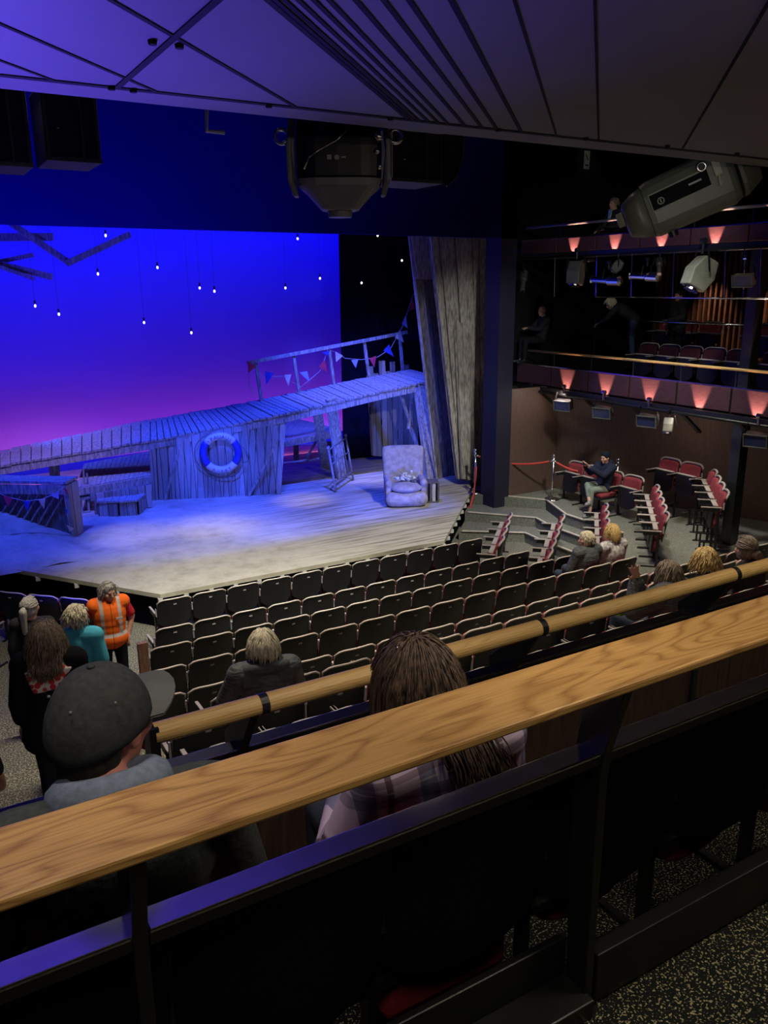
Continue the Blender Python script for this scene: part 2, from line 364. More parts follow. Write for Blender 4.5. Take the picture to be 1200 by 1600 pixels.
# canopy above, with grooves
CZ = 6.04
mb = MB(); mb.box((-4, -2, CZ), (9.5, 4.0, CZ+.25)); struct(mb.build('ceiling', M_CANOPY))
mb = MB(); mb.box((-4, 3.735, CZ-.004), (9.5, 3.775, CZ))
for c, wd in ((3.25, .014), (3.05, .014), (2.64, .016), (2.0, .018), (1.39, .02), (1.36, .016), (1.325, .016), (1.27, .016), (1.21, .016), (1.15, .016), (1.045, .018), (.935, .018), (.835, .018), (.67, .018), (.42, .01), (.1, .01), (-.6, .012)):
    y0 = 1.0; mb.beam((y0-c, y0, CZ-.002), (3.735-c, 3.735, CZ-.002), wd, .004)
mb.beam((.94, 1.2, CZ-.003), (.94, 3.74, CZ-.003), .026, .005)
struct(mb.build('trim_canopy_grooves', M_BLK))
for i, (px, py) in enumerate(((238, 63), (280, 69), (174, 135), (208, 139), (420, 163), (610, 183), (779, 201), (916, 215), (1043, 227), (1152, 239))):
    p = at_z(px, py, CZ); mb = MB(); mb.cyl((0, 0, 0), (0, 0, -.014), .016, .014)
    o = mb.build('ceiling_stud', M_BLK); o.location = p
    tag(o, ['small black stud in the canopy, left of the crossing of two grooves', 'small black stud in the canopy, right of the crossing of two grooves', 'leftmost black stud on the canopy lip line', 'small black stud just right of where the cross groove meets the lip', 'black stud above the hanging moving head light', 'black stud right of the moving head, where the grooves bunch up', 'black stud on the canopy edge left of the dark tiles', 'black stud above the small white notice', 'black stud above the big grey moving light', 'rightmost black stud on the canopy lip'][i], 'stud', 'studs on the canopy')
mb = MB(); mb.box((-4, -2.1, 0), (17, -2, 9)); struct(mb.build('wall_back', M_BLK))
# header border over the stage and side column
mb = MB(); mb.box((-6, 14.0, 6.18), (11.49, 14.12, 10)); struct(mb.build('wall_header', M_BORDER))
mb = MB(); mb.box((11.08, 14.0, 0), (11.49, 14.5, 10)); struct(mb.build('wall_column', mat('dark_navy_paint', (.009, .009, .03), .7)))
mb = MB(); mb.box((11.49, 14.02, STG), (12.84, 14.12, 3.05)); struct(mb.build('wall_stage_end', M_PANEL))
mb = MB(); mb.slab([(12.84, 14.1, STG), (14.95, 8.6, STG), (14.95, 8.6, 3.05), (12.84, 14.1, 3.05)], (.1, .04, 0)); struct(mb.build('wall_right', M_PANEL))
mb = MB(); mb.box((16.6, 6, 3), (16.7, 16, 10)); struct(mb.build('wall_right_upper', M_BLK))
mb = MB(); mb.box((12.6, 15.35, 3.1), (17, 15.5, 10)); struct(mb.build('wall_right_far', M_BLK))
mb = MB(); mb.box((-6, 4, 10), (17, 23, 10.1)); struct(mb.build('ceiling_high', M_BLK))
# lower end of the circle (parapet under the rail)
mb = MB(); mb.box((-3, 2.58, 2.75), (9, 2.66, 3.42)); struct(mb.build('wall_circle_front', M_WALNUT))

# ------------------------------------------------------------------ circle partitions
def partition(name, label, y0, zbar, zrail, kind, posts, x0, x1):
    t = thing(name, label, 'partition', (0, y0, 3.0))
    bounds = [x0]+posts+[x1]
    for a, b in zip(bounds[:-1], bounds[1:]):
        m = MB(); m.box((a+.012, -.002, zbar-3.0-.010), (b-.012, .064, zbar-3.0)); m.build('top_bar', M_BAR, t, bevel=.003); m = MB(); m.box((a+.012, .001, zbar-3.0-.036), (b-.012, .06, zbar-3.0-.010)); m.build('bar_edge', M_STEEL, t)
    for x in posts: 
        m = MB()
        if kind == 'shelf':
            m.slab([(x-.022, 0, .245), (x-.022, .075, .245), (x-.022, .10, 1.02), (x-.022, .055, 1.31), (x-.022, -.07, 1.31), (x-.022, -.012, 1.09), (x-.022, 0, 1.0)], (.03, 0, 0))
        else:
            m.slab([(x-.03, .0, .06), (x-.03, .07, .06), (x-.03, .14, zbar-3.0), (x-.03, -.06, zrail-3.035), (x-.03, -.15, zrail-3.02), (x-.03, .0, zbar-3.03)], (.03, 0, 0))
        m.build('post', M_STEEL, t, bevel=.003)
    return t
part = partition('seat_partition', 'black steel partition with blue sheen on its top bar, right below the wooden shelf', 1.32, 4.08, 4.31, 'shelf', [-.95, .245, 1.44, 2.64, 3.84], -2.2, 5.2)
m = MB(); m.box((1.462, .0, .255), (5.2, .05, .42)); m.build('kick_plate', M_STEEL, part, bevel=.004)
m = MB(); m.box((-2.2, .09, .25), (1.43, .115, .43)); m.box((-2.2, -.03, .25), (1.43, .09, .31)); m.build('kick_plate', M_STEEL, part, bevel=.005)
m = MB(); m.box((-2.4, 1.235, 4.290), (5.3, 1.437, 4.314))
tag(m.build('wooden_shelf', M_OAK, bevel=.006), 'long varnished oak shelf running diagonally across the foreground', 'shelf')
part2 = partition('front_parapet', 'black steel parapet with leaning posts carrying the round pale rail', 2.42, 3.70, 3.915, 'rail', [-.35, .855, 2.05, 3.24, 4.44], -2.2, 5.6)
rl = thing('handrail', 'round pale wooden handrail in sections joined by black collars beyond the shelf', 'handrail', (0, 2.30, 3.915))
ps = [-1.5, -.32, .88, 2.075, 3.265, 4.46, 5.6]
m = MB(); m.tube([(.52, 0, 0), (ps[2]-.012, 0, 0)], .034, 20); m.build('rail_section', M_RAIL, rl, smooth=False)
for a, b in zip(ps[2:-1], ps[3:]):
    m = MB(); m.tube([(a+.012, 0, 0), (b-.012, 0, 0)], .034, 20); m.build('rail_section', M_RAIL, rl)
for a in ps[2:-1]:
    m = MB(); m.cyl((a-.014, 0, 0), (a+.014, 0, 0), .0352, n=20); m.build('collar', M_STEEL, rl)
m = MB(); m.box((.50, -.03, -.26), (.53, .05, .03)); m.build('end_post', M_STEEL, rl)
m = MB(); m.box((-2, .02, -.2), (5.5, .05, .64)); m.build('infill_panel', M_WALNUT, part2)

# ------------------------------------------------------------------ theatre seats
def make_seat(name, label, folded=True, red=M_RED, circle=False, lift=0):
    t = thing(name, label, 'seat')
    W = .266 if circle else .252; H0, H1 = .40, (.945 if circle else .86); n = 10
    def yb(x, z): return -.045*(1-(x/W)**2)+.0-(z-H0)*.16
    def curved(z0, z1, w, off, th, r=.05):
        m = MB(); vs = []; fs = []; nz = 6
        for k in range(2):
            for j in range(nz+1):
                for i in range(n+1):
                    x = -w+2*w*i/n; edge = (abs(x)/w)**6
                    z = z0+(z1-z0)*j/nz
                    z = z-(r*edge if j == nz else 0)+(r*edge*1.3 if j == 0 else 0)+(.035*((x/w)**2) if j == 0 and z0 < .45 else 0)
                    vs.append((x, yb(x*W/w, z)+off+(th if k else 0), z))
        q = (n+1)*(nz+1)
        for j in range(nz):
            for i in range(n):
                a = j*(n+1)+i; fs.append((a, a+1, a+n+2, a+n+1)); b = a+q; fs.append((b+1, b, b+n+1, b+n+2))
        for i in range(n):
            fs.append((i+1, i, i+q, i+1+q)); a = nz*(n+1)+i; fs.append((a, a+1, a+1+q, a+q))
        for j in range(nz):
            a = j*(n+1); fs.append((a, a+n+1, a+n+1+q, a+q)); a += n; fs.append((a+n+1, a, a+q, a+n+1+q))
        m.pts(vs, fs); return m
    SB = mat('matt_black_seat_back', (.006, .0055, .007), .7, var=.1, spec=.15) if circle else M_SEATBK
    bk = curved(H0, H1, W, 0, .016).build('backrest', SB, t, smooth=False)
    curved(H0+.04, H1-(.14 if circle else .03), W-.02, .018, .02 if circle else .045, .04).build('back_cushion', red, t, smooth=True)
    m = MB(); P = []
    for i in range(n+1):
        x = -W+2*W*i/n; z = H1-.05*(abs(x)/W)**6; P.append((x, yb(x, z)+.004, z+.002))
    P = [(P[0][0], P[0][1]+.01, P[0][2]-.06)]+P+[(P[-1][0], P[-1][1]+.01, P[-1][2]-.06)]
    rd = red is M_REDL; m.tube(P, [.004]+[.021 if rd else .0105]*(n+1)+[.004], 8); m.build('edge_trim_glint', SB if circle else (M_ARM if rd else M_EDGE), bk, smooth=True)  # on black seats the pale tube paints the rim's house-light highlight
    if not circle: m = MB(); z = .775; m.box((-.022, yb(0, z)-.004, z-.009), (.022, yb(0, z)+.002, z+.009)); m.build('number_plate', M_PLATE, bk)
    def pad(m, th0, th1, w, y0, ang, L):
        k = 8; T = Matrix.Translation((0, y0, .44)) @ Matrix.Rotation(ang, 4, 'X'); vs = []
        for z in (th0, th1):
            ring = [(-w, 0), (w, 0)]+[(w*math.cos(PI*a/k)*1.0 if False else w*(1-.0)*math.cos(PI*a/k)**1, L*.78+L*.22*math.sin(PI*a/k)**.6) for a in range(k+1)]
            vs.append([T @ Vector((x, y, z)) for x, y in ring])
        q = len(vs[0]); m.pts(vs[0]+vs[1], [tuple(range(q))[::-1], tuple(range(q, 2*q))]+[(i, (i+1) % q, q+(i+1) % q, q+i) for i in range(q)])
        return m
    if folded:   # tipped up: cushion towards the backrest, black shell outwards
        a = R_(-84)
        T = Matrix.Translation((0, .10, .64)) @ Matrix.Rotation(R_(-86), 4, 'X')
        def shield(z0, z1, w, L):
            m = MB(); k = 10; ring = [(w, 0), (w, L*.7)]+[(w*math.cos(PI*i/k), L*.7+L*.3*math.sin(PI*i/k)) for i in range(1, k)]+[(-w, L*.7), (-w, 0)]
            vs = [T @ Vector((x, y, z0)) for x, y in ring]+[T @ Vector((x, y, z1)) for x, y in ring]; q = len(ring)
            return m.pts(vs, [tuple(range(q))[::-1], tuple(range(q, 2*q))]+[(i, (i+1) % q, q+(i+1) % q, q+i) for i in range(q)])
        shield(0, .028, .225, .44).build('seat_shell', M_SEATBK, t, bevel=.006)
        shield(-.055, -.002, .215, .43).build('seat_cushion', red, t, bevel=.015)
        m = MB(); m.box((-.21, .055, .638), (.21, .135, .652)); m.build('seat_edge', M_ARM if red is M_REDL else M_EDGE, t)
    else:
        m = MB(); m.box((-.22, .10, .36), (.22, .50, .395)); m.build('seat_shell', M_SEATBK, t, bevel=.01)
        m = MB(); m.box((-.215, .05, .19 if circle else .397), (.215, .49, .475)); m.build('seat_cushion', red, t, bevel=.03)
    for s in (-1, 1):
        m = MB(); m.box((s*.268-.010, .03, 0), (s*.268+.010, .075, .62)); m.box((s*.268-.012, -.05, 0), (s*.268+.012, .30, .022))
        m.box((s*.268-.010, .03, .56), (s*.268+.010, .30, .62))
        if lift: m.box((s*.268-.012, .03, -lift), (s*.268+.012, .07, 0)); m.box((s*.268-.012, -.1, -lift), (s*.268+.012, .3, -lift+.022)); m.box((s*.268-.01, .22, -lift), (s*.268+.01, .25, .02))
        sf = m.build('side_frame', M_STEEL, t)
        m = MB(); m.box((s*.268-.016, .0, .622), (s*.268+.016, .34, .64)); m.build('armrest', M_STEEL if circle else M_ARM, sf, bevel=.004)
    m = MB(); m.box((-.276, -.035, .60), (-.262, -.01, .72)); m.build('frame_glint', M_STEEL if circle else M_PLATE, t)  # pale sliver paints the glint of the lit side frame
    m = MB(); m.box((-.26, .02, .36), (.26, .05, .39)); m.build('cross_rail', M_STEEL, t)
    return t
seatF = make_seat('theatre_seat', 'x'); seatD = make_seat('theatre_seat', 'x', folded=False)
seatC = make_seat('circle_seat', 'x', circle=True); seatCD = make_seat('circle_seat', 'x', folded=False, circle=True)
seatR = make_seat('theatre_seat', 'x', red=M_REDL); seatRD = make_seat('theatre_seat', 'x', folded=False, red=M_REDL); seatG = make_seat('theatre_seat', 'x', red=mat('shaded_red_upholstery', (.06, .008, .02), .9)); seatH = make_seat('high_theatre_seat', 'x', red=M_REDL, lift=.30)  # seatG red is darkened, gallery shade put into its colour
_used = {}
def put_seat(proto, x, y, z, rz, label, group):
    if proto.name not in _used:
        _used[proto.name] = 1; proto.location = (x, y, z); proto.rotation_euler = (0, 0, rz); proto['label'] = label; proto['group'] = group; return proto
    return dup(proto, (x, y, z), rz, label, group)
ROWNAME = {'A': 'front row against the stage', 'B': 'second row back from the stage', 'C': 'third row back from the stage', 'D': 'fourth row back from the stage',
           'E': 'fifth row back from the stage', 'F': 'sixth row back from the stage', 'H': 'row half hidden by the handrail', 'G': 'row nearest below the handrail'}
OCC = {('D', 12), ('D', 13), ('H', 1), ('G', 8), ('G', 9), ('G', 10)}
for nm, y, z, x0, n in ROWS:
    if nm == 'G': n = 12
    for k in range(n):
        pr = seatD if (nm, k) in OCC else seatF
        put_seat(pr, x0+.54*k+.27, y, z, 0, 'black backed theatre seat, %s from the left, %s' % (ORD[k], ROWNAME[nm]), 'seats in '+ROWNAME[nm])
# circle row in front of us
for k in range(-1, 6):
    occ = k in (0, 2)
    put_seat(seatCD if occ else seatC, .32+.54*(k-.5)+.0, 1.52, 3.05, 0,
             ['', 'black seat back at the bottom left corner below the shelf', 'black seat back just right of the lower left steel post', 'wide black seat back under the woman in the plaid shirt', 'black seat back left of the right-hand steel post', 'black seat back right of the right-hand steel post', 'black seat back at the right edge below the shelf'][k+1] or 'black seat under the man in the cap, cut off by the left edge', 'seats behind the steel partition')
# side bank parallel to the chamfered stage corner (faces the stage corner)
def bank(p0, p1, n, z, proto, words, rz, group):
    p0 = Vector(p0); p1 = Vector(p1)
    for k in range(n):
        p = p0.lerp(p1, k/(n-1) if n > 1 else 0)
        put_seat(proto, p.x, p.y, z, rz, 'red theatre seat, %s from the near end, %s' % (ORD[k], words), group)
RB = R_(45)
bank((8.85, 11.05), (9.95, 12.18), 4, .0, seatR, 'short row closest to the stage corner', RB, 'short side rows by the stage corner')
bank((9.10, 10.05), (10.75, 11.55), 5, .0, seatR, 'short row below the middle rope post', RB, 'short side rows by the steps')
bank((9.95, 9.55), (11.5, 11.15), 5, .21, seatR, 'row just in front of the phone user', RB, 'side row under the phone user')
bank((10.75, 9.05), (12.15, 10.50), 5, STG, seatR, 'row of five left of the pillar', RB, 'row of five side seats')
bank((11.90, 8.80), (13.06, 9.94), 4, STG+.30, seatH, 'row of four beside the dark pillar', RB, 'row of four side seats')
for k, y in enumerate((11.30, 11.84, 12.38, 12.92)):
    put_seat(seatRD if k == 1 else seatR, 12.45, y, STG, R_(90), ['dark red seat at the near end of the row with the seated phone user', 'dark red seat the person in the beanie sits on', 'dark red seat beside the crossed legs of the phone user', 'dark red seat at the far end next to the rope barrier'][k], 'seats around the phone user')
for k, y in enumerate((11.60, 12.14)):
    put_seat(seatH, 13.28, y-1.02, STG+.30, R_(90), ['bright red tipped-up seat against the brown wall, right one of the pair', 'bright red tipped-up seat against the brown wall, left one of the pair'][k], 'pair of bright red seats')
# a few seats of the left bank facing the other chamfer
dl = Vector((-.714, .70, 0)); nl = Vector((.70, .714, 0)); q0 = at_z(120, 931, .86); q0.z = 0
for r in range(3):
    for k in range(4):
        p = q0-nl*(.95*r)+dl*(.54*k)
        if r and k < 2: continue
        put_seat(seatF, p.x, p.y, 0, R_(-45), 'black seat in the left block, %s row from the stage, %s from the aisle' % (ORD[r], ORD[k]), 'seats in the left block')

# wooden row-end panels beside the aisle
for px, py, pz, h, w_, lb in ((155, 995, 1.30, .9, .1, 'narrow walnut end panel in front of the orange vest'), (222, 1004, 1.16, .75, .12, 'walnut end panel at the left end of the black rows, right of the orange vest'), (126, 1043, 1.55, .6, .07, 'small walnut end panel by the sleeve of the turquoise shirt')):
    p = at_z(px, py, pz); m = MB(); m.box((-w_/2, -.03, -h), (w_/2, .03, 0))
    t = thing('row_end_panel', lb, 'panel', (p.x, p.y, p.z-h), 0, 'wooden row end panels')
    m2 = MB(); m2.box((-w_/2, -.03, 0), (w_/2, .03, h)); m2.build('board', mat('mid_walnut', (.24, .13, .08), .5, var=.2, stretch=(8, 8, 1)), t, bevel=.004)
    m3 = MB(); m3.cyl((0, -.032, h*.25), (0, -.026, h*.25), .012); m3.build('screw_cover', M_PLATE, t)

# ------------------------------------------------------------------ stage deck
M_CYC = None
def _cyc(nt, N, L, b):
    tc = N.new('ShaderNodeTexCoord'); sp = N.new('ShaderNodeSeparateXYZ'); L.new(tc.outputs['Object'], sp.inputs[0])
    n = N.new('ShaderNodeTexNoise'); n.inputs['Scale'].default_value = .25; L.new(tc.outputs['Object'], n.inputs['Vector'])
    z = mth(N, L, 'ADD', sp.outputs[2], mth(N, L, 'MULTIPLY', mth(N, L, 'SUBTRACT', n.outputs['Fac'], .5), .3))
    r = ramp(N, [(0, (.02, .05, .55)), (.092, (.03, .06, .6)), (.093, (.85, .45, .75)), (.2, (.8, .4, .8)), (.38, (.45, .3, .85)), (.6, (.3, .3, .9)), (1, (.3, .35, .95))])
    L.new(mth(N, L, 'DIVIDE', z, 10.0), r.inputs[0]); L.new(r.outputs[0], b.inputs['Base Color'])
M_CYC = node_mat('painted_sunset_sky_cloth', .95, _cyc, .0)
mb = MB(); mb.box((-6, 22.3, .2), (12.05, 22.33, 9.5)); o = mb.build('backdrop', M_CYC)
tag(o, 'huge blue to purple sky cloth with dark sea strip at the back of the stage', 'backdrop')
mb = MB(); mb.box((-7, 22.9, 0), (17, 23, 10)); struct(mb.build('wall_stage_rear', M_BLK))
stage = thing('stage_platform', 'pale sandy stage deck with a pointed front corner and black skirt', 'stage', (0, 0, 0))
POLY = [(3.02, 12.06), (8.36, 12.02), (11.39, 15.19), (12.4, 15.3), (14, 17), (14, 22.6), (-4.6, 22.6), (-2.95, 20.36)]
mb = MB(); mb.prism(POLY, .57, STG); mb.build('deck', M_SAND, stage)
inner = [(3.1, 12.2), (8.3, 12.16), (11.3, 15.32), (12.4, 15.45), (14, 17), (14, 22.5), (-4.5, 22.5), (-2.8, 20.4)]
mb = MB(); mb.prism(inner, -.05, .568); mb.build('skirt', M_DRAPE, stage)
for a, b, n in ((POLY[7], POLY[0], 12), (POLY[0], POLY[1], 13), (POLY[1], POLY[2], 9)):
    for i in range(n):
        t = (i+.0)/n; x = a[0]+(b[0]-a[0])*t; y = a[1]+(b[1]-a[1])*t; mb = MB(); mb.box((x-.035, y-.01, .50), (x+.035, y+.06, .568)); mb.build('edge_bracket', M_WHITE, stage)
# sand mound
mb = MB(); nx, ny = 40, 30; vs = []
for j in range(ny+1):
    for i in range(nx+1):
        x = -1.6+4.8*i/nx; y = 14.4+3.4*j/ny
        # ridge lies against the bar counter
        s = (x-1.4)*-.62+(y-17.2)*-.78    # distance in front of the counter line
        t = max(0, 2.62-x*.55-(y-15)*.42)
        h = max(0, min(.62, (2.55-x)*.50+.0))*max(0, 1-max(0, s)/2.3)**1.3
        h += .012*math.sin(9*x+5*y)*(1 if h > .02 else 0)
        vs.append((x, y, STG-.02+h))
fs = [(j*(nx+1)+i, j*(nx+1)+i+1, (j+1)*(nx+1)+i+1, (j+1)*(nx+1)+i) for j in range(ny) for i in range(nx)]
mb.pts(vs, fs); o = mb.build('sand_mound', M_SAND, smooth=True); tag(o, 'drift of pale sand heaped against the bar counter at the left', 'sand', kind='stuff')

def plank_panel(name, bl, br, tr, tl, n, th, material, parent=None, label=None, cat=None, group=None, jag=0, fan=.0, seed=1):
    rnd = random.Random(seed); bl, br, tr, tl = map(Vector, (bl, br, tr, tl)); m = MB()
    nor = (br-bl).cross(tl-bl).normalized()
    if nor.y > 0: nor = -nor
    cuts = [0]
    for i in range(n): cuts.append(cuts[-1]+.7+.6*rnd.random())
    cuts = [c/cuts[-1] for c in cuts]
    for a, b in zip(cuts[:-1], cuts[1:]):
        g = .004; s1 = rnd.uniform(-fan, fan)
        off = nor*rnd.uniform(0, .05); j = rnd.uniform(-jag, 0)
        A = bl.lerp(br, a+g); B = bl.lerp(br, b-g); C = tl.lerp(tr, min(1, b-g+s1)); Dd = tl.lerp(tr, max(0, a+g+s1))
        up = Vector((0, 0, j)); m.slab([A+off, B+off, C+off+up, Dd+off+up], -nor*th)
    bo = nor*(-th-.004); m.slab([bl+bo, br+bo, tr+bo-Vector((0, 0, jag)), tl+bo-Vector((0, 0, jag))], -nor*.02)
    o = m.build(name, material, parent)
    if cat: tag(o, label, cat, group)
    return o
big = thing('plank_tower', 'tall leaning wall of weathered grey planks at the right of the stage', 'wall')
plank_panel('planking', at_y(714, 748, 15.5), at_y(769, 760, 15.4), at_y(787, 340, 15.4), at_y(668, 340, 15.5), 9, .05, M_TIMBER, big, fan=.035, seed=3)
plank_panel('planking', at_y(722, 748, 15.3), at_y(745, 752, 15.3), at_y(735, 500, 15.38), at_y(712, 480, 15.38), 3, .03, M_TIMBER, big, fan=.1, jag=.5, seed=9)
big2 = thing('plank_wing', 'narrow dark plank strip leaning beside the tall plank wall', 'wall')
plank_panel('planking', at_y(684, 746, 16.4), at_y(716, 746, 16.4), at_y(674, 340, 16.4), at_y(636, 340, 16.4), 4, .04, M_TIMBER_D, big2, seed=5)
plank_panel('pale_boards', at_y(652, 436, 16.25), at_y(690, 437, 16.25), at_y(676, 340, 16.25), at_y(637, 340, 16.25), 4, .03, M_TIMBER, big2, seed=6)
m = MB(); m.beam(at_y(637, 345, 16.2), at_y(682, 746, 16.2), .05, .05); m.build('edge_batten', M_TIMBER, big2)
fl = thing('plank_fence', 'low blue-lit fence of upright planks with ragged top behind the ramp end', 'fence')
plank_panel('planking', at_y(582, 712, 18.9), at_y(654, 718, 18.9), at_y(650, 556, 18.9), at_y(574, 560, 18.9), 8, .04, M_PLANKX, fl, jag=.45, seed=4)
mb = MB(); mb.box((10.25, 19.6, STG), (17, 19.66, 10)); mb.box((10.3, 19.57, STG), (10.36, 19.6, 10))
tag(mb.build('masking_drape', M_DRAPE), 'tall black masking curtain at the right edge of the sky cloth', 'curtain')

# ramp
ramp_t = thing('ramp_walkway', 'long weathered boardwalk ramp rising from left to right across the stage', 'ramp')
FR = [at_y(-60, 740, 18.8), at_y(0, 727, 18.6), at_y(235, 688, 17.9), at_y(447, 646, 17.1), at_y(600, 610, 17.0), at_y(693, 590, 16.9)]
BK = [at_y(-60, 714, 20.2), at_y(0, 704, 20.1), at_y(235, 655, 19.4), at_y(400, 626, 18.7), at_y(560, 592, 18.5), at_y(642, 577, 18.4)]
def along(P, t):
    k = t*(len(P)-1); i = min(int(k), len(P)-2); return P[i].lerp(P[i+1], k-i)
mb = MB(); rnd = random.Random(2)
for seg, n in ((0, 3), (1, 15), (2, 20), (3, 22), (4, 14)):
    for k in range(n):
        a = (seg+k/n)/5+.0007; b = (seg+(k+1)/n)/5-.0007; dz = Vector((0, 0, rnd.uniform(-.012, .012)))
        mb.slab([along(FR, a)+dz, along(FR, b)+dz, along(BK, b)+dz, along(BK, a)+dz], (0, 0, -.045))
mb.build('deck_boards', M_TIMBER, ramp_t)
mb = MB()
for i in range(5): mb.slab([FR[i]+Vector((0, .1, -.07)), FR[i+1]+Vector((0, .1, -.07)), BK[i+1]+Vector((0, -.1, -.07)), BK[i]+Vector((0, -.1, -.07))], (0, 0, -.02))
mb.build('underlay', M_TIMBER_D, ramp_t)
mb = MB()
for P, oy in ((FR, .05), (BK, -.05)):
    for i in range(5): mb.beam(P[i]+Vector((0, oy, -.13)), P[i+1]+Vector((0, oy, -.13)), .06, .16)
mb.build('side_beams', M_TIMBER, ramp_t)
for top, bot, w in ((at_y(517, 626, 17.15), at_z(534, 748, STG-.02), .24), (at_y(495, 640, 17.9), at_z(508, 730, STG-.02), .22), (at_y(654, 604, 17.05), at_z(674, 750, STG-.02), .26), (at_y(84, 716, 18.7), at_y(86, 748, 18.7), .2)):
    m = MB(); m.beam(top+Vector((0, 0, .05)), bot, w, .12, up=(0, 1, 0)); m.build('leg', M_TIMBER, ramp_t)
for a, b in (((625, 612), (657, 712)), ((648, 604), (638, 670)), ((640, 668), (655, 706))):
    m = MB(); m.beam(at_y(*a, 17.6), at_y(*b, 17.3), .05, .07, up=(0, 1, 0)); m.build('brace', M_TIMBER, ramp_t)
RP = [((409, 626), (399, 563)), ((468, 613), (458, 552)), ((523, 604), (514, 543)), ((578, 593), (569, 533)), ((630, 583), (624, 519))]
for a, b in RP:
    m = MB(); m.beam(at_y(*a, 18.55)-Vector((0, 0, .1)), at_y(*b, 18.45), .07, .05, up=(0, 1, 0)); m.build('railing_post', M_TIMBER, ramp_t)
m = MB(); m.beam(at_y(386, 567, 18.42), at_y(570, 532, 18.42), .05, .08); m.beam(at_y(560, 534, 18.41), at_y(636, 519, 18.41), .05, .08); m.build('railing_bar', M_TIMBER, ramp_t)

# shed and lifebuoy
shed = thing('plank_shed', 'blue-lit shed front of upright planks under the ramp, holding the lifebuoy', 'shed')
bl, br = Vector((4.50, 17.98, .62)), Vector((7.20, 16.97, .62)); tr, tl = at_y(447, 651, 17.16), at_y(232, 692, 17.95)
plank_panel('planking', bl, br, tr, tl, 17, .05, M_PLANKX, shed, seed=8, fan=.004)
m = MB(); m.slab([br, br+Vector((.5, 1.1, 0)), tr+Vector((.4, 1.1, 0)), tr], (-.03, .0, 0)); m.build('end_boards', M_PLANKX, shed)
nrm = (br-bl).cross(tl-bl).normalized(); nrm = -nrm if nrm.y > 0 else nrm
m = MB()
for a, b in (((258, 780), (282, 694)), ((388, 775), (432, 690))): 
    def onp(px, py):
        d = ray(px, py); e = Vector((0, 0, EYE)); return e+d*((bl-e).dot(nrm)/d.dot(nrm))
    m = MB(); m.beam(onp(*a)+nrm*.075, onp(*b)+nrm*.075, .05, .02, up=nrm); m.build('diagonal_batten', M_TIMBER, shed)
def ring_matrix(c):
    xa = (br-bl).normalized(); ya = Vector((0, 0, 1)); ya = (ya-nrm*ya.dot(nrm)).normalized(); return Matrix((xa, ya, xa.cross(ya))).transposed().to_4x4()
rc = onp(345, 706)+nrm*.14; RM = ring_matrix(rc)
ring = thing('lifebuoy', 'white and blue lifebuoy with rope hanging on the plank shed', 'lifebuoy', rc); 
M3 = RM.to_3x3(); RR, rr = .385, .085
for a0, a1, mt, nm in ((R_(40), R_(140), M_WHITE, 'white_segment'), (R_(220), R_(322), M_WHITE, 'white_segment'), (R_(140), R_(220), None, 'blue_segment'), (R_(-38), R_(40), None, 'blue_segment')):
    m = MB(); m.torus((0, 0, 0), RR, rr, M3, 12, 12, a0, a1); m.build(nm, mt or mat('lifebuoy_blue', (.02, .04, .4), .5), ring, smooth=True)
m = MB(); P = []
for i in range(41):
    a = R_(-25)-R_(250)*i/40; r_ = RR+rr+.03+.07*abs(math.sin(a*1.5)); P.append(M3 @ Vector((r_*math.cos(a), r_*math.sin(a), .02)))
m.tube(P, .011, 6)
P = [M3 @ Vector((x, y, .03)) for x, y in ((.40, .22), (.55, .05), (.60, -.15), (.58, -.22), (.45, -.22))]; m.tube(P, .011, 6); m.build('rope', mat('grab_rope', (.16, .15, .14), .9), ring, smooth=True)
def text_verts(ch, size):
    c = D.curves.new('t', 'FONT'); c.body = ch; c.size = size; c.align_x = 'CENTER'; c.extrude = .002; c.resolution_u = 2
    o = D.objects.new('t', c); COL.objects.link(o); dg = bpy.context.evaluated_depsgraph_get(); dg.update()
    me = D.meshes.new_from_object(o.evaluated_get(dg)); v = [x.co.copy() for x in me.vertices]; f = [tuple(p.vertices) for p in me.polygons]
    D.objects.remove(o); D.curves.remove(c); D.meshes.remove(me); return v, f
def arc_text(s, a_mid, step, r, size, flip):
    m = MB()
    for i, ch in enumerate(s):
        if ch == ' ': continue
        a = a_mid+(-1 if not flip else 1)*step*(i-(len(s)-1)/2)
        v, f = text_verts(ch, size); rot = Matrix.Rotation(a-PI/2 if not flip else a+PI/2, 3, 'Z')
        P = [M3 @ (rot @ Vector((p.x, p.y-size*.35, 0))+Vector((r*math.cos(a), r*math.sin(a), rr+.004+p.z))) for p in v]; m.pts(P, f)
    return m
arc_text('•PAUAUI', R_(92), R_(13), RR, .12, False).build('upper_lettering', mat('blue_lettering', (.02, .03, .2), .6), ring)
arc_text('KIEKT', R_(-88), R_(13), RR, .085, True).build('lower_lettering', MATS['blue_lettering'], ring)

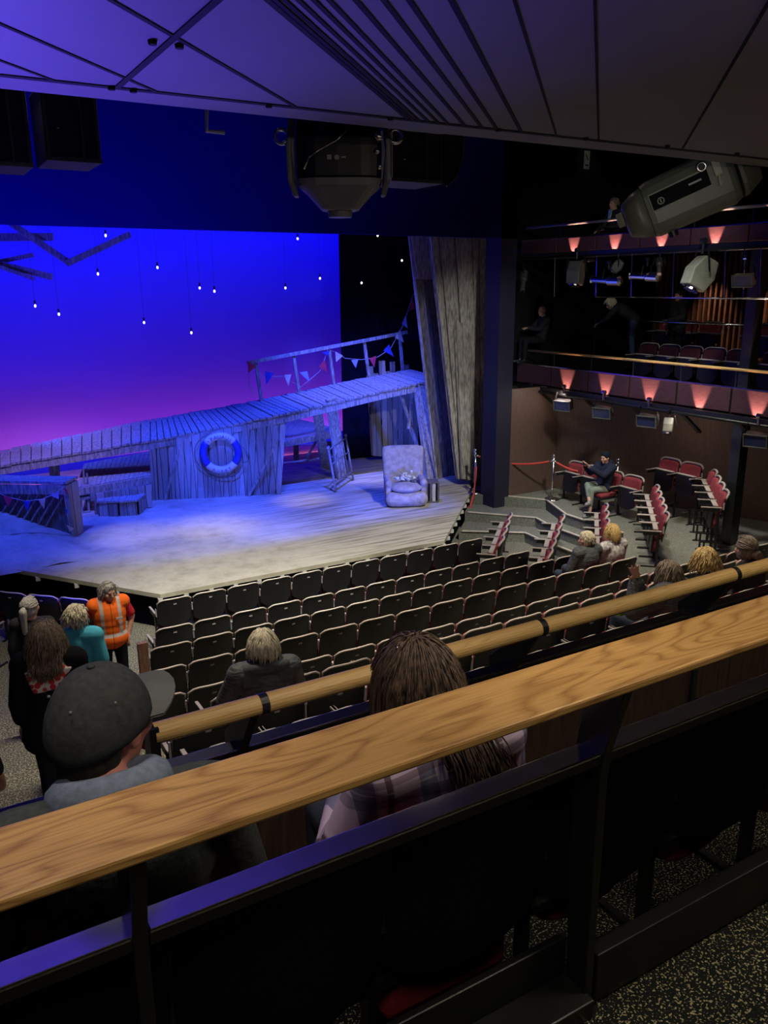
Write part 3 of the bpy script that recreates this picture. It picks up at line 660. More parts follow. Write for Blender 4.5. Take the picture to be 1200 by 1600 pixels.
# low dock, box step, bar counter
dock = thing('low_dock', 'low boardwalk platform between the bar counter and the plank shed', 'platform')
a, b = at_z(118, 762, 1.22), at_z(236, 742, 1.26); c2, d2 = b+Vector((.9, 2.6, .05)), a+Vector((.6, 2.2, .05))
m = MB()
for k in range(16):
    t0, t1 = k/16+.003, (k+1)/16-.003; m.slab([a.lerp(b, t0), a.lerp(b, t1), d2.lerp(c2, t1), d2.lerp(c2, t0)], (0, 0, -.04))
m.build('deck_boards', M_TIMBER, dock); m = MB(); m.beam(a+Vector((0, -.02, -.1)), b+Vector((0, -.02, -.1)), .05, .15); m.build('front_beam', M_TIMBER, dock)
plank_panel('skirting', at_y(148, 806, 17.45), at_y(237, 792, 17.35), at_y(237, 757, 17.35), at_y(148, 772, 17.45), 9, .03, M_PLANKX, dock, seed=12)
for px in (131, 137):
    m = MB(); p = at_y(px, 752 if px > 133 else 745, 17.8); m.beam(p-Vector((0, 0, .55)), p+Vector((0, 0, .18)), .035, .035); m.build('mooring_stake', M_TIMBER, dock)
st = thing('box_step', 'curved box step of short planks in front of the low dock', 'step')
e0 = [at_z(150, 783, .98), at_z(185, 783, .98), at_z(215, 781, .98), at_z(231, 768, .98)]; bkk = [p+Vector((.25, .75, 0)) for p in e0[:3]]+[e0[3]+Vector((.05, .4, 0))]
m = MB()
for i in range(3):
    for k in range(3):
        t0, t1 = k/3+.01, (k+1)/3-.01; m.slab([e0[i].lerp(e0[i+1], t0), e0[i].lerp(e0[i+1], t1), bkk[i].lerp(bkk[i+1], t1), bkk[i].lerp(bkk[i+1], t0)], (0, 0, -.04))
m.build('tread_boards', M_TIMBER, st); m = MB()
for i in range(3):
    A, B = e0[i]+Vector((.02, .03, -.05)), e0[i+1]+Vector((-.02, .03, -.05))
    for k in range(4):
        t0, t1 = k/4+.01, (k+1)/4-.01; P, Q = A.lerp(B, t0), A.lerp(B, t1); m.slab([(P.x, P.y, .62), (Q.x, Q.y, .62), Q, P], (0, .03, 0))
m.build('front_boards', M_PLANKX, st)
bar = thing('bar_counter', 'beach bar counter of weathered planks with diagonal slats, at the left edge', 'counter')
A = at_z(103, 757, 1.70); B = at_z(-40, 755, 1.70); C = at_z(122, 748, 1.70); dAB = (B-A); off = C-A
m = MB(); m.slab([A, B, B+off, C], (0, 0, .05)); m.build('worktop', M_TIMBER, bar)
m = MB(); m.slab([A+Vector((0, 0, -.02)), B+Vector((0, 0, -.02)), B+Vector((0, 0, -.2)), A+Vector((0, 0, -.2))], off*.06); m.build('front_rail', M_TIMBER, bar)
G = Vector((A.x, A.y, .6)); m = MB(); m.slab([A+off*.05+Vector((0, 0, -.02)), A+off*.95+Vector((0, 0, -.02)), G+off*1.0, G+off*.05+Vector((.05, -.03, 0))], dAB.normalized()*.08); m.build('end_panel', M_PLANKX, bar)
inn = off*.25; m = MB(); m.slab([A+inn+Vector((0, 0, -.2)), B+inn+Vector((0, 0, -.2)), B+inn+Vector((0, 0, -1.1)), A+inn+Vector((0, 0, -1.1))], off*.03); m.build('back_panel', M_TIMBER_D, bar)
m = MB(); Ln = dAB.length; du = dAB.normalized()
for k in range(22):
    s0 = .1+k*.17; p0 = A+inn*.8+du*s0+Vector((0, 0, -.2)); p1 = A+inn*.8+du*(s0+.6)+Vector((0, 0, -1.08))
    if s0+.6 < Ln: m.beam(p0, p1, .02, .05, up=off)
m.build('diagonal_slats', M_TIMBER, bar)
m = MB(); p = at_z(133, 800, STG); m.box((-.1, -.1, 0), (.1, .1, .03)); m.box((-.09, -.09, .03), (-.05, .09, .3)); m.box((.05, -.09, .03), (.09, .09, .3)); m.box((-.12, -.12, .3), (.12, .12, .36))
o = m.build('stool', M_TIMBER); o.location = p; tag(o, 'small rough wooden stool beside the bar counter end', 'stool')

# far dock by the sea
fd = thing('far_dock', 'small jetty platform behind the ramp legs near the sea', 'platform')
P = [at_y(444, 689, 19.9), at_y(532, 672, 19.9), at_y(495, 661, 21.3), at_y(468, 655, 21.5), at_y(440, 660, 21.3)]
m = MB(); m.slab(P, (0, 0, -.05)); m.build('deck', M_TIMBER, fd); m = MB(); m.beam(P[0]+Vector((0, 0, -.1)), P[1]+Vector((0, 0, -.1)), .06, .14); m.build('front_beam', M_TIMBER, fd)
m = MB(); m.beam(at_y(494, 690, 20), at_y(478, 717, 20), .05, .06, up=(0, 1, 0)); m.build('brace', M_TIMBER_D, fd)
for px in (462, 515):
    m = MB(); p = at_y(px, 690, 20.3); m.beam(p, (p.x, p.y, STG), .12, .1, up=(0, 1, 0)); m.build('leg', M_TIMBER_D, fd)
# driftwood timbers hanging
for i, (a, b, ww, lb) in enumerate((((-30, 371), (83, 370), .16, 'horizontal grey timber hanging at the top left before the sky'), ((16, 348), (110, 412), .13, 'left arm of the V of hanging grey timbers'), ((104, 412), (203, 366), .13, 'right arm of the V of hanging grey timbers'),
                        ((-30, 415), (52, 398), .09, 'thin hanging timber tilting upwards at the left edge'), ((-20, 408), (82, 433), .13, 'thick hanging timber tilting downwards at the left edge'), ((-20, 410), (54, 436), .07, 'thin lowest hanging timber at the left edge'))):
    p, q = at_y(*a, 20-.15*i), at_y(*b, 20-.15*i); c = (p+q)/2; m = MB(); m.beam(p-c, q-c, ww, ww*.8, up=(0, 1, 0)); o = m.build('hanging_timber', M_TIMBER); o.location = c; tag(o, lb, 'timber', 'driftwood timbers over the stage')
    o['label'] = lb
# bulbs
M_BULB = mat('glowing_bulb', (1, .9, .7), .4, emit=(1, .93, .8, 4))
BL = [((165, 368), 'bulb at the top left, just right of the V timbers'), ((153, 428), 'bulb under the right arm of the V timbers'), ((246, 418), 'bulb right of the V timbers, a quarter across'), ((312, 450), 'left bulb of the close pair over the shed'), ((335, 455), 'right bulb of the close pair over the shed'),
      ((55, 478), 'leftmost bulb of all'), ((92, 491), 'second bulb from the left edge, low on a cord'), ((225, 504), 'low bulb above the left end of the shed'), ((299, 520), 'lowest bulb of all, on a long cord'), ((465, 373), 'bulb at the top of the sky right of the moving head'),
      ((500, 435), 'bulb near the right edge of the sky cloth'), ((446, 450), 'bulb left of the one near the sky cloth edge'), ((590, 368), 'bulb at the very top in front of the black curtain'), ((565, 442), 'lower bulb in front of the black curtain'), ((628, 407), 'bulb nearest the tall plank wall')]
proto = None
for (px, py), lb in BL:
    p = at_y(px, py, 18.8 if px < 640 else 18)
    if proto is None:
        proto = thing('pendant_bulb', lb, 'bulb', p, 0, 'small bulbs hanging over the stage')
        m = MB(); m.ell((0, 0, 0), (.021, .021, .03)); m.build('glass', M_BULB, proto, smooth=True)
        m = MB(); m.cyl((0, 0, .04), (0, 0, .11), .02); m.build('socket', M_LAMPD, proto)
        m = MB(); m.tube([(0, 0, .11), (0, 0, 3.4)], .0022, 5); m.build('cord', M_LAMPD, proto)
        proto['label'] = 'small glowing '+lb
    else: dup(proto, p, None, 'small glowing '+lb)

# bunting
CB = {'r': mat('red_bunting', (.55, .03, .08), .8), 'b': mat('blue_bunting', (.03, .05, .4), .8), 'c': mat('cream_bunting', (.6, .52, .4), .8), 'w': mat('pale_blue_bunting', (.3, .35, .6), .8)}
def bunting(label, pts, flags, yy):
    P = [at_y(x, y, yy) for x, y in pts]; t = thing('bunting', label, 'bunting', P[0], 0, 'bunting on the set'); o0 = P[0]
    m = MB(); m.tube([p-o0 for p in P], .008, 5); m.build('string', M_ARM, t)
    for (tri, c) in flags:
        q = [at_y(x, y, yy-.02)-o0 for x, y in tri]; m = MB(); m.slab(q, (0, .006, 0)); m.build('flag', CB[c], t)
bunting('bunting strung along the ramp railing and up to the plank wall', [(388, 566), (412, 590), (440, 588), (470, 605), (500, 580), (513, 545), (540, 560), (565, 562), (590, 558), (610, 545), (628, 512), (636, 490), (645, 462), (650, 455)],
        [(((387, 565), (400, 572), (388, 583)), 'r'), (((414, 580), (428, 583), (416, 601)), 'b'), (((444, 586), (455, 585), (451, 604)), 'c'), (((468, 582), (480, 580), (484, 597)), 'w'), (((498, 573), (508, 562), (511, 582)), 'r'), (((503, 551), (515, 548), (513, 556)), 'b'),
         (((524, 549), (536, 556), (525, 566)), 'c'), (((549, 563), (560, 561), (556, 575)), 'w'), (((577, 560), (588, 556), (585, 574)), 'r'), (((599, 548), (608, 538), (615, 557)), 'b'), (((617, 528), (625, 515), (631, 535)), 'c'), (((628, 506), (634, 493), (637, 513)), 'w'), (((640, 486), (644, 465), (648, 482)), 'r')], 18.35)
bunting('short cream flag hanging at the left end of the ramp railing', [(388, 583), (390, 605)], [(((390, 604), (394, 606), (398, 622)), 'c')], 18.36)
yb_ = A.y-.12
bunting('bunting draped over the slatted front of the bar counter', [(-10, 766), (10, 776), (40, 783), (65, 780), (85, 772), (100, 760)],
        [(((5, 774), (20, 779), (12, 792)), 'r'), (((36, 783), (48, 783), (42, 800)), 'b'), (((60, 781), (71, 778), (69, 796)), 'c'), (((80, 775), (92, 767), (92, 780)), 'w'), (((98, 762), (104, 764), (109, 778)), 'r')], yb_)
bunting('end of bunting hanging down the corner of the bar counter', [(99, 762), (104, 800), (110, 828)], [(((104, 820), (116, 826), (109, 831)), 'c'), (((100, 792), (106, 798), (103, 806)), 'b')], yb_)

# armchair
M_CHAIR = mat('faded_chair_fabric', (.42, .38, .36), .95, var=.15, scale=9, bump=.2)
pc = at_z(633, 786, STG); ang = math.atan2(-pc.y, -pc.x)-PI/2+.12
ac = thing('armchair', 'sand-dusted high-backed armchair with rounded front, on the right of the stage', 'armchair', pc, ang)
m = MB(); m.cap((-.3, .30, .17), (.3, .30, .17), .17, .17); m.box((-.38, -.35, .03), (.38, .28, .32)); m.ell((0, .28, .17), (.42, .22, .15)); m.build('base', M_CHAIR, ac, remesh=.02, sm_iter=6)
m = MB(); m.ell((0, .1, .40), (.34, .38, .10)); m.ell((0, .22, .40), (.36, .24, .10)); m.build('seat_cushion', M_CHAIR, ac, remesh=.02, sm_iter=6)
for s in (-1, 1):
    m = MB(); m.cap((s*.38, -.3, .52), (s*.38, .22, .5), .075, .085); m.box((s*.38-.06, -.32, .2), (s*.38+.06, .24, .5)); m.build('arm', M_CHAIR, ac, remesh=.02, sm_iter=6)
m = MB(); T = Matrix.Translation((0, -.30, .3)) @ Matrix.Rotation(R_(12), 4, 'X'); m.box((-.36, -.09, 0), (.36, .09, .86), T); 
for s in (-1, 1): m.cap(T @ Vector((s*.37, .02, .25)), T @ Vector((s*.40, .05, .84)), .08, .07)
m.cap(T @ Vector((-.33, 0, .86)), T @ Vector((.33, 0, .86)), .07, .07); m.build('backrest', M_CHAIR, ac, remesh=.022, sm_iter=6)
rnd = random.Random(5); m = MB()
for i in range(34):
    c = Vector((rnd.gauss(0, .09), rnd.gauss(0, .05), .03+abs(rnd.gauss(0, .06)))); m.ell(c, (.045, .035, .012), Euler((rnd.random()*3, rnd.random()*3, rnd.random()*3)).to_matrix(), 8, 5)
o = m.build('petal_heap', mat('cream_petals', (.72, .72, .55), .8, var=.25, scale=30), smooth=True); q = Matrix.Rotation(ang, 3, 'Z') @ Vector((.02, .0, .50)); o.location = pc+q; o.rotation_euler.z = ang; tag(o, 'heap of pale cream ruffled petals lying on the armchair seat', 'flowers')
m = MB(); m.box((-.09, -.06, 0), (.09, .06, .05)); o = m.build('dark_box', mat('dark_blue_box', (.06, .07, .09), .5), bevel=.006); q = Matrix.Rotation(ang, 3, 'Z') @ Vector((-.2, .05, .50)); o.location = pc+q; o.rotation_euler = (.3, .2, ang+.3); tag(o, 'small dark box beside the petals on the armchair', 'box')
pc2 = at_z(674, 783, STG); t = thing('crate_table', 'small dark open-sided crate standing right of the armchair', 'crate', pc2, ang)
MC = mat('dark_crate_wood', (.13, .11, .11), .8, var=.2, scale=8); m = MB(); m.box((-.14, -.16, .44), (.14, .16, .47)); m.build('top', MC, t); m = MB(); m.box((-.14, -.16, 0), (.14, .16, .03)); m.build('bottom', MC, t)
for x in (-.13, .04, .12):
    m = MB(); m.box((x-.02, -.16, .03), (x+.02, .16, .44)); m.build('side', MC, t)
m = MB(); m.box((-.07, .1, .03), (.0, .14, .42)); m.build('pale_panel', M_WHITE, t)

# iron bedstead
bf = thing('bed_headboard', 'rusty iron bed end leaning against the ramp legs', 'bed frame')
MI = mat('rusty_iron', (.30, .27, .25), .6, metal=.3, var=.2, scale=20)
lb_, rb_ = at_z(525, 768, STG+.02), at_z(552, 750, STG+.02); lt, rt = at_y(513, 700, lb_.y+.35), at_y(540, 680, rb_.y+.35)
m = MB(); m.tube([lb_, lb_.lerp(lt, .2), lt], .03, 8); m.ell(lt, (.05, .05, .05)); m.build('side_post', MI, bf, smooth=True)
m = MB(); m.tube([rb_, rt], .025, 8); m.ell(rt, (.04, .04, .04)); m.build('side_post', MI, bf, smooth=True)
for t0, r in ((.18, .028), (.62, .018), (.95, .02)):
    m = MB(); m.tube([lb_.lerp(lt, t0), rb_.lerp(rt, t0)], r, 8); m.build('cross_bar', MI, bf, smooth=True)
for k in (1, 2, 3, 4):
    a_, b_ = lb_.lerp(rb_, k/5), lt.lerp(rt, k/5); m = MB(); m.tube([a_.lerp(b_, .18), a_.lerp(b_, .95)], .012, 6); m.build('spindle', MI, bf, smooth=True)

# ------------------------------------------------------------------ rope barrier
def stanchion(p, label, h=.98):
    t = thing('rope_stanchion', label, 'barrier post', p, 0, 'steel rope barrier posts')
    m = MB(); m.cyl((0, 0, 0), (0, 0, .02), .17, .16, 24); m.cyl((0, 0, .02), (0, 0, .05), .09, .03, 20); m.build('foot', M_CHROME, t, smooth=False)
    m = MB(); m.cyl((0, 0, .04), (0, 0, h-.06), .022, n=12); m.build('pole', M_CHROME, t, smooth=True)
    m = MB(); m.cyl((0, 0, h-.12), (0, 0, h-.04), .035, n=14); m.ell((0, 0, h), (.045, .045, .05)); m.build('finial', M_CHROME, t, smooth=True); return t
s1, s2, s3 = at_z(747, 774, STG), at_z(862, 780, STG), Vector((14.2, 13.2, STG)); s3 = at_x(967, 705, 14.3); s3 = at_x(967, 705, 13.02); s3.z = STG
s1 = Vector((11.06, 14.70, STG))
for p, lb in ((s1, 'rope post in front of the tall plank wall, its rope hanging down'), (s2, 'rope post standing free left of the person with the phone'), (s3, 'rope post behind the row with the phone user')): stanchion(p, lb)
def rope(label, a, b, sag, end=None):
    t = thing('barrier_rope', label, 'rope', (0, 0, 0), 0, 'red barrier ropes'); P = []
    a, b = Vector(a), Vector(b)
    for i in range(17):
        k = i/16; p = a.lerp(b, k); p.z -= sag*4*k*(1-k); P.append(p)
    m = MB(); m.tube(P, .022, 8); m.build('rope', M_ROPE, t, smooth=True)
    for q, q2 in ((P[0], P[1]), (P[-1], P[-2])):
        m = MB(); m.tube([q, q.lerp(q2, .8)], .026, 8); m.build('end_fitting', M_CHROME, t, smooth=True)
up = Vector((0, 0, .88)); rope('red rope sagging between the plank wall post and the free post', s1+up, s2+up, .14); rope('red rope passing behind the person with the phone', s2+up, s3+up, .22)
t = thing('barrier_rope', 'red rope hanging down from the first post onto the steps', 'rope', (0, 0, 0), 0, 'red barrier ropes')
m = MB(); m.tube([at_y(744, 727, 14.5), at_y(743, 745, 14.48), at_y(740, 775, 14.4), at_y(734, 795, 14.3), at_y(731, 810, 14.2), at_y(736, 825, 14.1)], .022, 8); m.build('rope', M_ROPE, t, smooth=True)
m = MB(); m.tube([at_y(744, 722, 14.5), at_y(744, 729, 14.5)], .028, 8); m.build('end_fitting', M_CHROME, t)

# ------------------------------------------------------------------ galleries on the right
YB = [5.6, 6.85, 8.05, 9.23, 10.41, 11.58, 12.73, 13.88, 15.06]
mb = MB(); mb.box((12.52, 5.6, 3.05), (16.6, 15.35, 3.2)); mb.box((13.7, 5.6, 3.2), (16.6, 15.35, 3.6)); struct(mb.build('floor_gallery_lower', M_BLK))
mb = MB(); mb.box((12.52, 5.6, 5.92), (16.6, 15.35, 6.05)); struct(mb.build('floor_gallery_upper', M_BLK))
def gallery(label, z0, z1, zr, lit):
    t = thing('gallery_front', label, 'balustrade', (12.5, 0, z0))
    for a, b in zip(YB[:-1], YB[1:]):
        m = MB(); m.box((-.03, a+.02, 0), (0, b-.02, z1-z0)); m.build('fascia_panel', M_FASCIA, t, bevel=.004)
    m = MB(); m.box((-.0, YB[0], z1-z0), (.10, YB[-1], z1-z0+.02)); m.build('top_trim', M_CHROME, t)
    m = MB(); m.box((.0, YB[0], -.04), (.1, YB[-1], z1-z0)); m.build('backing', M_BLK, t)
    m = MB(); m.box((-.20, YB[0], -.10), (-.17, YB[-1], -.02)); m.build('light_trough', M_STEEL, t)
    m = MB(); m.tube([(.05, YB[0], zr-z0), (.05, YB[-1]-.1, zr-z0)], .028, 12); m.build('rail', M_RAIL if z0 < 4 else M_ARM, t, smooth=True)
    for y in YB[1:-1]:
        m = MB(); m.beam((.06, y, z1-z0), (.05, y, zr-z0), .03, .012, up=(1, 0, 0)); m.build('rail_post', M_STEEL, t)
    return t
g1 = gallery('lower side gallery front with glowing copper panels and round wooden rail', 3.07, 3.48, 3.80, 1)
g2 = gallery('upper side gallery front with glowing copper panels high on the right', 5.92, 6.19, 6.47, 1)
for z0, hh, s in ((3.07, .41, 1), (5.92, .27, .8)):
    for i, (a, b) in enumerate(zip(YB[:-1], YB[1:])):
        if i == 7: continue
        y = (a+b)/2+.05; o = light('SPOT', 'fascia_uplight', (12.36, y, z0-.24*s), (12.475, y, z0+hh*.9), 200 if z0 < 4 else 150, (1.0, .52, .38), .012, 46, .6)
# second-tier rail and structure in the lower gallery
m = MB(); m.tube([(13.95, 10.0, 4.48), (13.95, 14.15, 4.48)], .022, 10); tagt = thing('tier_rail', 'thin purple-lit rail in front of the upper tier of the lower gallery', 'handrail'); m.build('rail', M_CHROME, tagt, smooth=True)
for y in (10.0, 11.4, 12.8, 14.1):
    m = MB(); m.cyl((13.95, y, 3.6), (13.95, y, 4.47), .015); m.build('post', M_STEEL, tagt)
m = MB(); m.box((12.56, 9.0, STG), (12.78, 9.2, 6.0)); struct(m.build('trim_pillar', M_STEEL, bevel=.005))
m = MB(); rnd = random.Random(4)
y = 7.0
while y < 14.6: m.box((16.40, y, 3.6), (16.48, y+.055, 5.92)); y += .145
struct(m.build('wall_gallery_slats', M_SLAT)); m = MB(); m.box((16.5, 6, 3.2), (16.58, 15.3, 5.92)); struct(m.build('wall_gallery_back', M_BLK))
for y, e in ((12.9, 60), (11.2, 60), (9.3, 90), (7.8, 110)): light('SPOT', 'slat_wall_light', (15.6, y, 5.8), (16.45, y-.1, 4.2), e, (1.0, .6, .38), .03, 58, .9)
light('SPOT', 'gallery_fill_light', (13.3, 12.0, 5.8), (14.2, 12.4, 4.6), 3, (1.0, .7, .5), .1, 70, 1)
for i, y in enumerate((8.6, 9.14, 9.9, 10.44, 10.98, 11.52, 12.06)): put_seat(seatG, 13.45, y, 3.2, R_(90), 'dark theatre seat in the front row of the lower gallery, %s from the right edge' % ORD[i], 'front row gallery seats')
for i, y in enumerate((8.0, 8.54, 9.9, 10.44, 11.7, 12.3, 12.84)): put_seat(seatR, 14.9, y, 3.6, R_(90), 'red seat in the lower gallery back row, %s from the right edge' % ORD[i], 'back row gallery seats')
# door on the side wall
t = thing('door_pull', 'chrome door pull on the dark side wall right of the pillar', 'handle', at_x(1158, 765, 14.35))
m = MB(); m.tube([(0, 0, -.2), (-.06, 0, -.2), (-.06, 0, .2), (0, 0, .2)], .012, 8); m.build('bar', M_CHROME, t)
m = MB(); m.box((-.09, -.02, 0), (.09, .02, .95)); p = at_z(1140, 838, STG); o = m.build('row_end_panel', mat('orange_brown_wood', (.4, .2, .09), .5)); o.location = p; tag(o, 'narrow orange-brown wooden end board right of the dark pillar', 'panel')

# ------------------------------------------------------------------ lanterns and pipes
def orient(p, q):
    d = (Vector(q)-Vector(p)).normalized(); return d.to_track_quat('X', 'Z').to_matrix().to_4x4()
def lantern(kind, p, q, label, s=1.0, group='stage lanterns on the pipes', body=None):
    p = Vector(p); t = thing('stage_lantern', label, 'stage light', p, 0, group); T = orient(p, q); bd = body or M_LAMPD
    if kind == 'flood':
        m = MB(); m.box((-.10*s, -.16*s, -.10*s), (.06*s, .16*s, .08*s), T); m.build('casing', bd, t, bevel=.008)
        m = MB(); m.box((.06*s, -.17*s, -.11*s), (.08*s, .17*s, -.095*s), T); m.box((.06*s, -.17*s, .075*s), (.08*s, .17*s, .09*s), T); m.box((.06*s, -.17*s, -.1*s), (.08*s, -.155*s, .08*s), T); m.box((.06*s, .155*s, -.1*s), (.08*s, .17*s, .08*s), T); m.build('bezel', M_LAMPBODY, t)
        m = MB(); m.box((.055*s, -.15*s, -.09*s), (.065*s, .15*s, .07*s), T); m.build('lens', mat('dark_blue_glass', (.03, .04, .12), .15), t)
    elif kind == 'profile':
        m = MB(); m.tube([T @ Vector((x*s, 0, 0)) for x in (-.32, -.28, -.02, .02, .36, .38)], [.05*s, .10*s, .10*s, .065*s, .065*s, .075*s], 14); m.build('casing', bd, t, smooth=False)
        m = MB(); m.cyl(T @ Vector((.375*s, 0, 0)), T @ Vector((.385*s, 0, 0)), .06*s); m.build('lens', M_CHROME, t)
    elif kind == 'head':
        m = MB(); m.slab([T @ Vector((x*s, -.11*s, z*s)) for x, z in ((-.16, -.09), (.02, -.15), (.2, -.11), (.2, .11), (.02, .15), (-.16, .09))], (T @ Vector((0, .22*s, 0)))-(T @ Vector((0, 0, 0)))); m.build('casing', bd, t, bevel=.02)
        m = MB(); m.cyl(T @ Vector((.2*s, 0, 0)), T @ Vector((.23*s, 0, 0)), .085*s); m.build('lens', M_CHROME, t)
    for sgn in (-1, 1):
        m = MB(); v = T @ Vector((0, sgn*.19*s, 0)); m.beam(v, Vector((v.x*.7, v.y*.7, .22*s)), .03*s, .006, up=(0, 1, 0)); m.build('yoke_arm', M_STEEL, t)
    m = MB(); m.cyl((0, 0, .2*s), (0, 0, .34*s), .02*s); m.cyl((0, -.03*s, .34*s), (0, .03*s, .34*s), .035*s); m.build('clamp', M_CHROME if kind == 'flood' else M_STEEL, t)
    return t
GX = 12.28
pipe1 = thing('lighting_pipe', 'black lighting pipe slung beneath the lower gallery front', 'pipe'); m = MB(); m.tube([(GX, 5.6, 2.95), (GX, 15.3, 2.95)], .03, 10); m.build('tube', M_STEEL, pipe1, smooth=True)
for y in (6.6, 8.9, 10.1, 11.3, 12.6, 14.0):
    m = MB(); m.beam((GX+.02, y, 2.95), (GX+.55, y, 2.55), .09, .05); m.build('bracket', M_STEEL, pipe1); m = MB(); m.beam((GX+.0, y, 2.95), (12.6, y, 3.05), .04, .03); m.build('hanger', M_STEEL, pipe1)
for px, py, lb in ((880, 632, 'blue-edged box lantern under the lower gallery, leftmost of four'), (942, 643, 'blue-edged box lantern under the lower gallery, second of four from the left'), (1012, 656, 'blue-edged box lantern under the lower gallery, third of four from the left'), (1182, 686, 'box lantern under the lower gallery at the right edge')):
    p = at_x(px, py, GX-.05); lantern('flood', p, p+Vector((-1, -.35, -.25)), lb, 1.15)
p = at_x(1044, 664, GX-.05); lantern('head', p, p+Vector((-.4, -.3, -1)), 'small pale moving lantern pointing down under the lower gallery', .8, body=M_LAMPBODY)
p = at_x(829, 622, GX-.02); lantern('head', p, p+Vector((-.5, -.2, -1)), 'dark moving lantern with white gel at the left end under the lower gallery', .9)
p = at_x(812, 628, GX+.1); lantern('profile', p, p+Vector((-.4, -.2, -1)), 'dark tubular lantern at the left end of the lower pipe', .7)
p = at_x(794, 618, 12.0); m = MB(); m.box((-.16, -.14, -.22), (.16, .14, .22)); o = m.build('loudspeaker', M_LAMPD, bevel=.01); o.location = p; tag(o, 'black box loudspeaker on the navy column below the lower gallery', 'speaker')
pipe2 = thing('lighting_pipe', 'thin pipes slung beneath the upper gallery carrying many lanterns', 'pipe')
za = 5.80; m = MB(); m.tube([(GX, 5.6, za), (GX, 15.2, za)], .028, 10); m.build('tube', M_STEEL, pipe2, smooth=True)
pa = at_x(930, 463, GX-.1); pb = at_x(1180, 468, GX-.1); zc_ = (pa.z+pb.z)/2
m = MB(); m.tube([(GX-.1, 7.2, zc_), (GX-.1, pa.y, zc_)], .014, 8); m.build('tube', M_CHROME, pipe2, smooth=True)
for px in (865, 930, 985, 1050, 1130, 1160, 1185):
    q = at_x(px, 410, GX-.05); m = MB(); m.tube([(GX-.02, q.y, za), (GX-.1, q.y-.12, zc_)], .009, 6); m.build('drop_wire', M_CHROME, pipe2)
for px, py, kind, dv, s, lb, bd in ((900, 425, 'head', (-.2, -.1, -1), 1.25, 'dark diamond-shaped moving light under the upper gallery, left side', M_LAMPBODY), (818, 438, 'profile', (-.5, -.5, -.9), .8, 'dark lantern tilted down at the left end of the upper pipe', M_LAMPBODY),
        (1095, 425, 'head', (-.5, .2, -1), 1.5, 'large grey moving light pointing down in the middle of the upper pipe', mat('olive_grey_casing', (.2, .21, .17), .5)), (1162, 437, 'flood', (-1, -.3, -.3), 1.0, 'grey box lantern under the upper gallery right of the big one', MATS['olive_grey_casing']),
        (950, 438, 'profile', (-.15, 1, .05), 1.0, 'long shiny lantern lying sideways under the upper gallery, left of a pair', M_CHROME), (1010, 432, 'profile', (-.15, 1, .05), .9, 'long shiny lantern lying sideways under the upper gallery, right of a pair', M_CHROME),
        (1030, 415, 'profile', (-.5, -.5, -.6), .6, 'small lantern with dangling cable right of the shiny pair', M_LAMPD), (965, 415, 'head', (-.4, .3, -.6), .7, 'small black lantern above the shiny pair', M_LAMPD)):
    p = at_x(px, py, GX-.12); lantern(kind, p, p+Vector(dv), lb, s, 'lanterns under the upper gallery', bd)
light('SPOT', 'rig_fill', (9.5, 8.0, 7.2), (12.3, 11.5, 5.3), 220, PALE, .2, 60, .8)  # added spot to brighten the lanterns under the upper gallery
# moving light near the canopy, centre
pm = at_y(530, 262, 4.55)
ml = thing('moving_head_light', 'large rounded moving light hanging under the canopy over the stage centre', 'stage light', pm, R_(-30))
MG = mat('slate_grey_plastic', (.16, .16, .19), .4); MD_ = mat('black_plastic', (.008, .008, .014), .4, spec=.3)
def prof(zs, n=20):
    m = MB(); base = None; k = len(zs); vs = []
    for z, wx, wy in zs:
        for j in range(n):
            a = 2*PI*j/n; c, s_ = math.cos(a), math.sin(a); e = .55; vs.append((wx*math.copysign(abs(c)**e, c), wy*math.copysign(abs(s_)**e, s_), z))
    fs = [(i*n+j, i*n+(j+1) % n, (i+1)*n+(j+1) % n, (i+1)*n+j) for i in range(k-1) for j in range(n)]+[tuple(range(n))[::-1], tuple((k-1)*n+j for j in range(n))]
    m.pts(vs, fs); return m
prof([(.26, .24, .16), (.1, .25, .17), (-.06, .245, .165), (-.07, .235, .155)]).build('upper_housing', MD_, ml, smooth=False)
prof([(-.072, .25, .17), (-.11, .24, .165), (-.15, .19, .15), (-.235, .11, .1), (-.24, .09, .09)]).build('lower_shell', MG, ml)
m = MB(); m.cyl((0, 0, -.24), (0, 0, -.275), .075, .07, 20); m.build('lens', MG, ml)
for s in (-1, 1):
    m = MB(); m.slab([(s*.25, -.09, .26), (s*.25, .09, .26), (s*.27, .09, .1), (s*.27, .09, -.08), (s*.24, .06, -.16), (s*.24, -.06, -.16), (s*.27, -.09, -.08), (s*.27, -.09, .1)][:8], (s*.03, 0, 0)); m.build('yoke_arm', MG, ml, bevel=.01)
    m = MB(); m.torus((s*.33, 0, .17), .038, .011, Matrix.Rotation(PI/2, 3, 'X'), 20, 8); m.build('safety_ring', M_CHROME, ml, smooth=True)
m = MB(); m.cyl((.2, -.17, .17), (.24, -.2, .12), .02); m.build('clamp', M_CHROME, ml, smooth=True)
for q in ((.22, -.19, .06), (.235, -.19, -.02)): m = MB(); m.ell(q, (.016,)*3); m.build('bolt', M_CHROME, ml, smooth=True)
m = MB(); m.box((-.06, -.178, .02), (-.035, -.171, .045)); m.cyl((-.005, -.178, .032), (-.005, -.17, .032), .014); m.box((.02, -.178, .028), (.045, -.171, .036)); m.build('front_marks', M_PLATE, ml)
m = MB(); m.tube([(-.19, -.18, -.03), (-.16, -.2, .03), (-.1, -.19, .07), (0, -.185, .12), (.08, -.18, .2)], .006, 6); m.build('safety_cable', M_CHROME, ml, smooth=True)
m = MB(); m.box((-.1, -.1, .26), (.1, .1, .34)); m.build('base_plate', MG, ml)
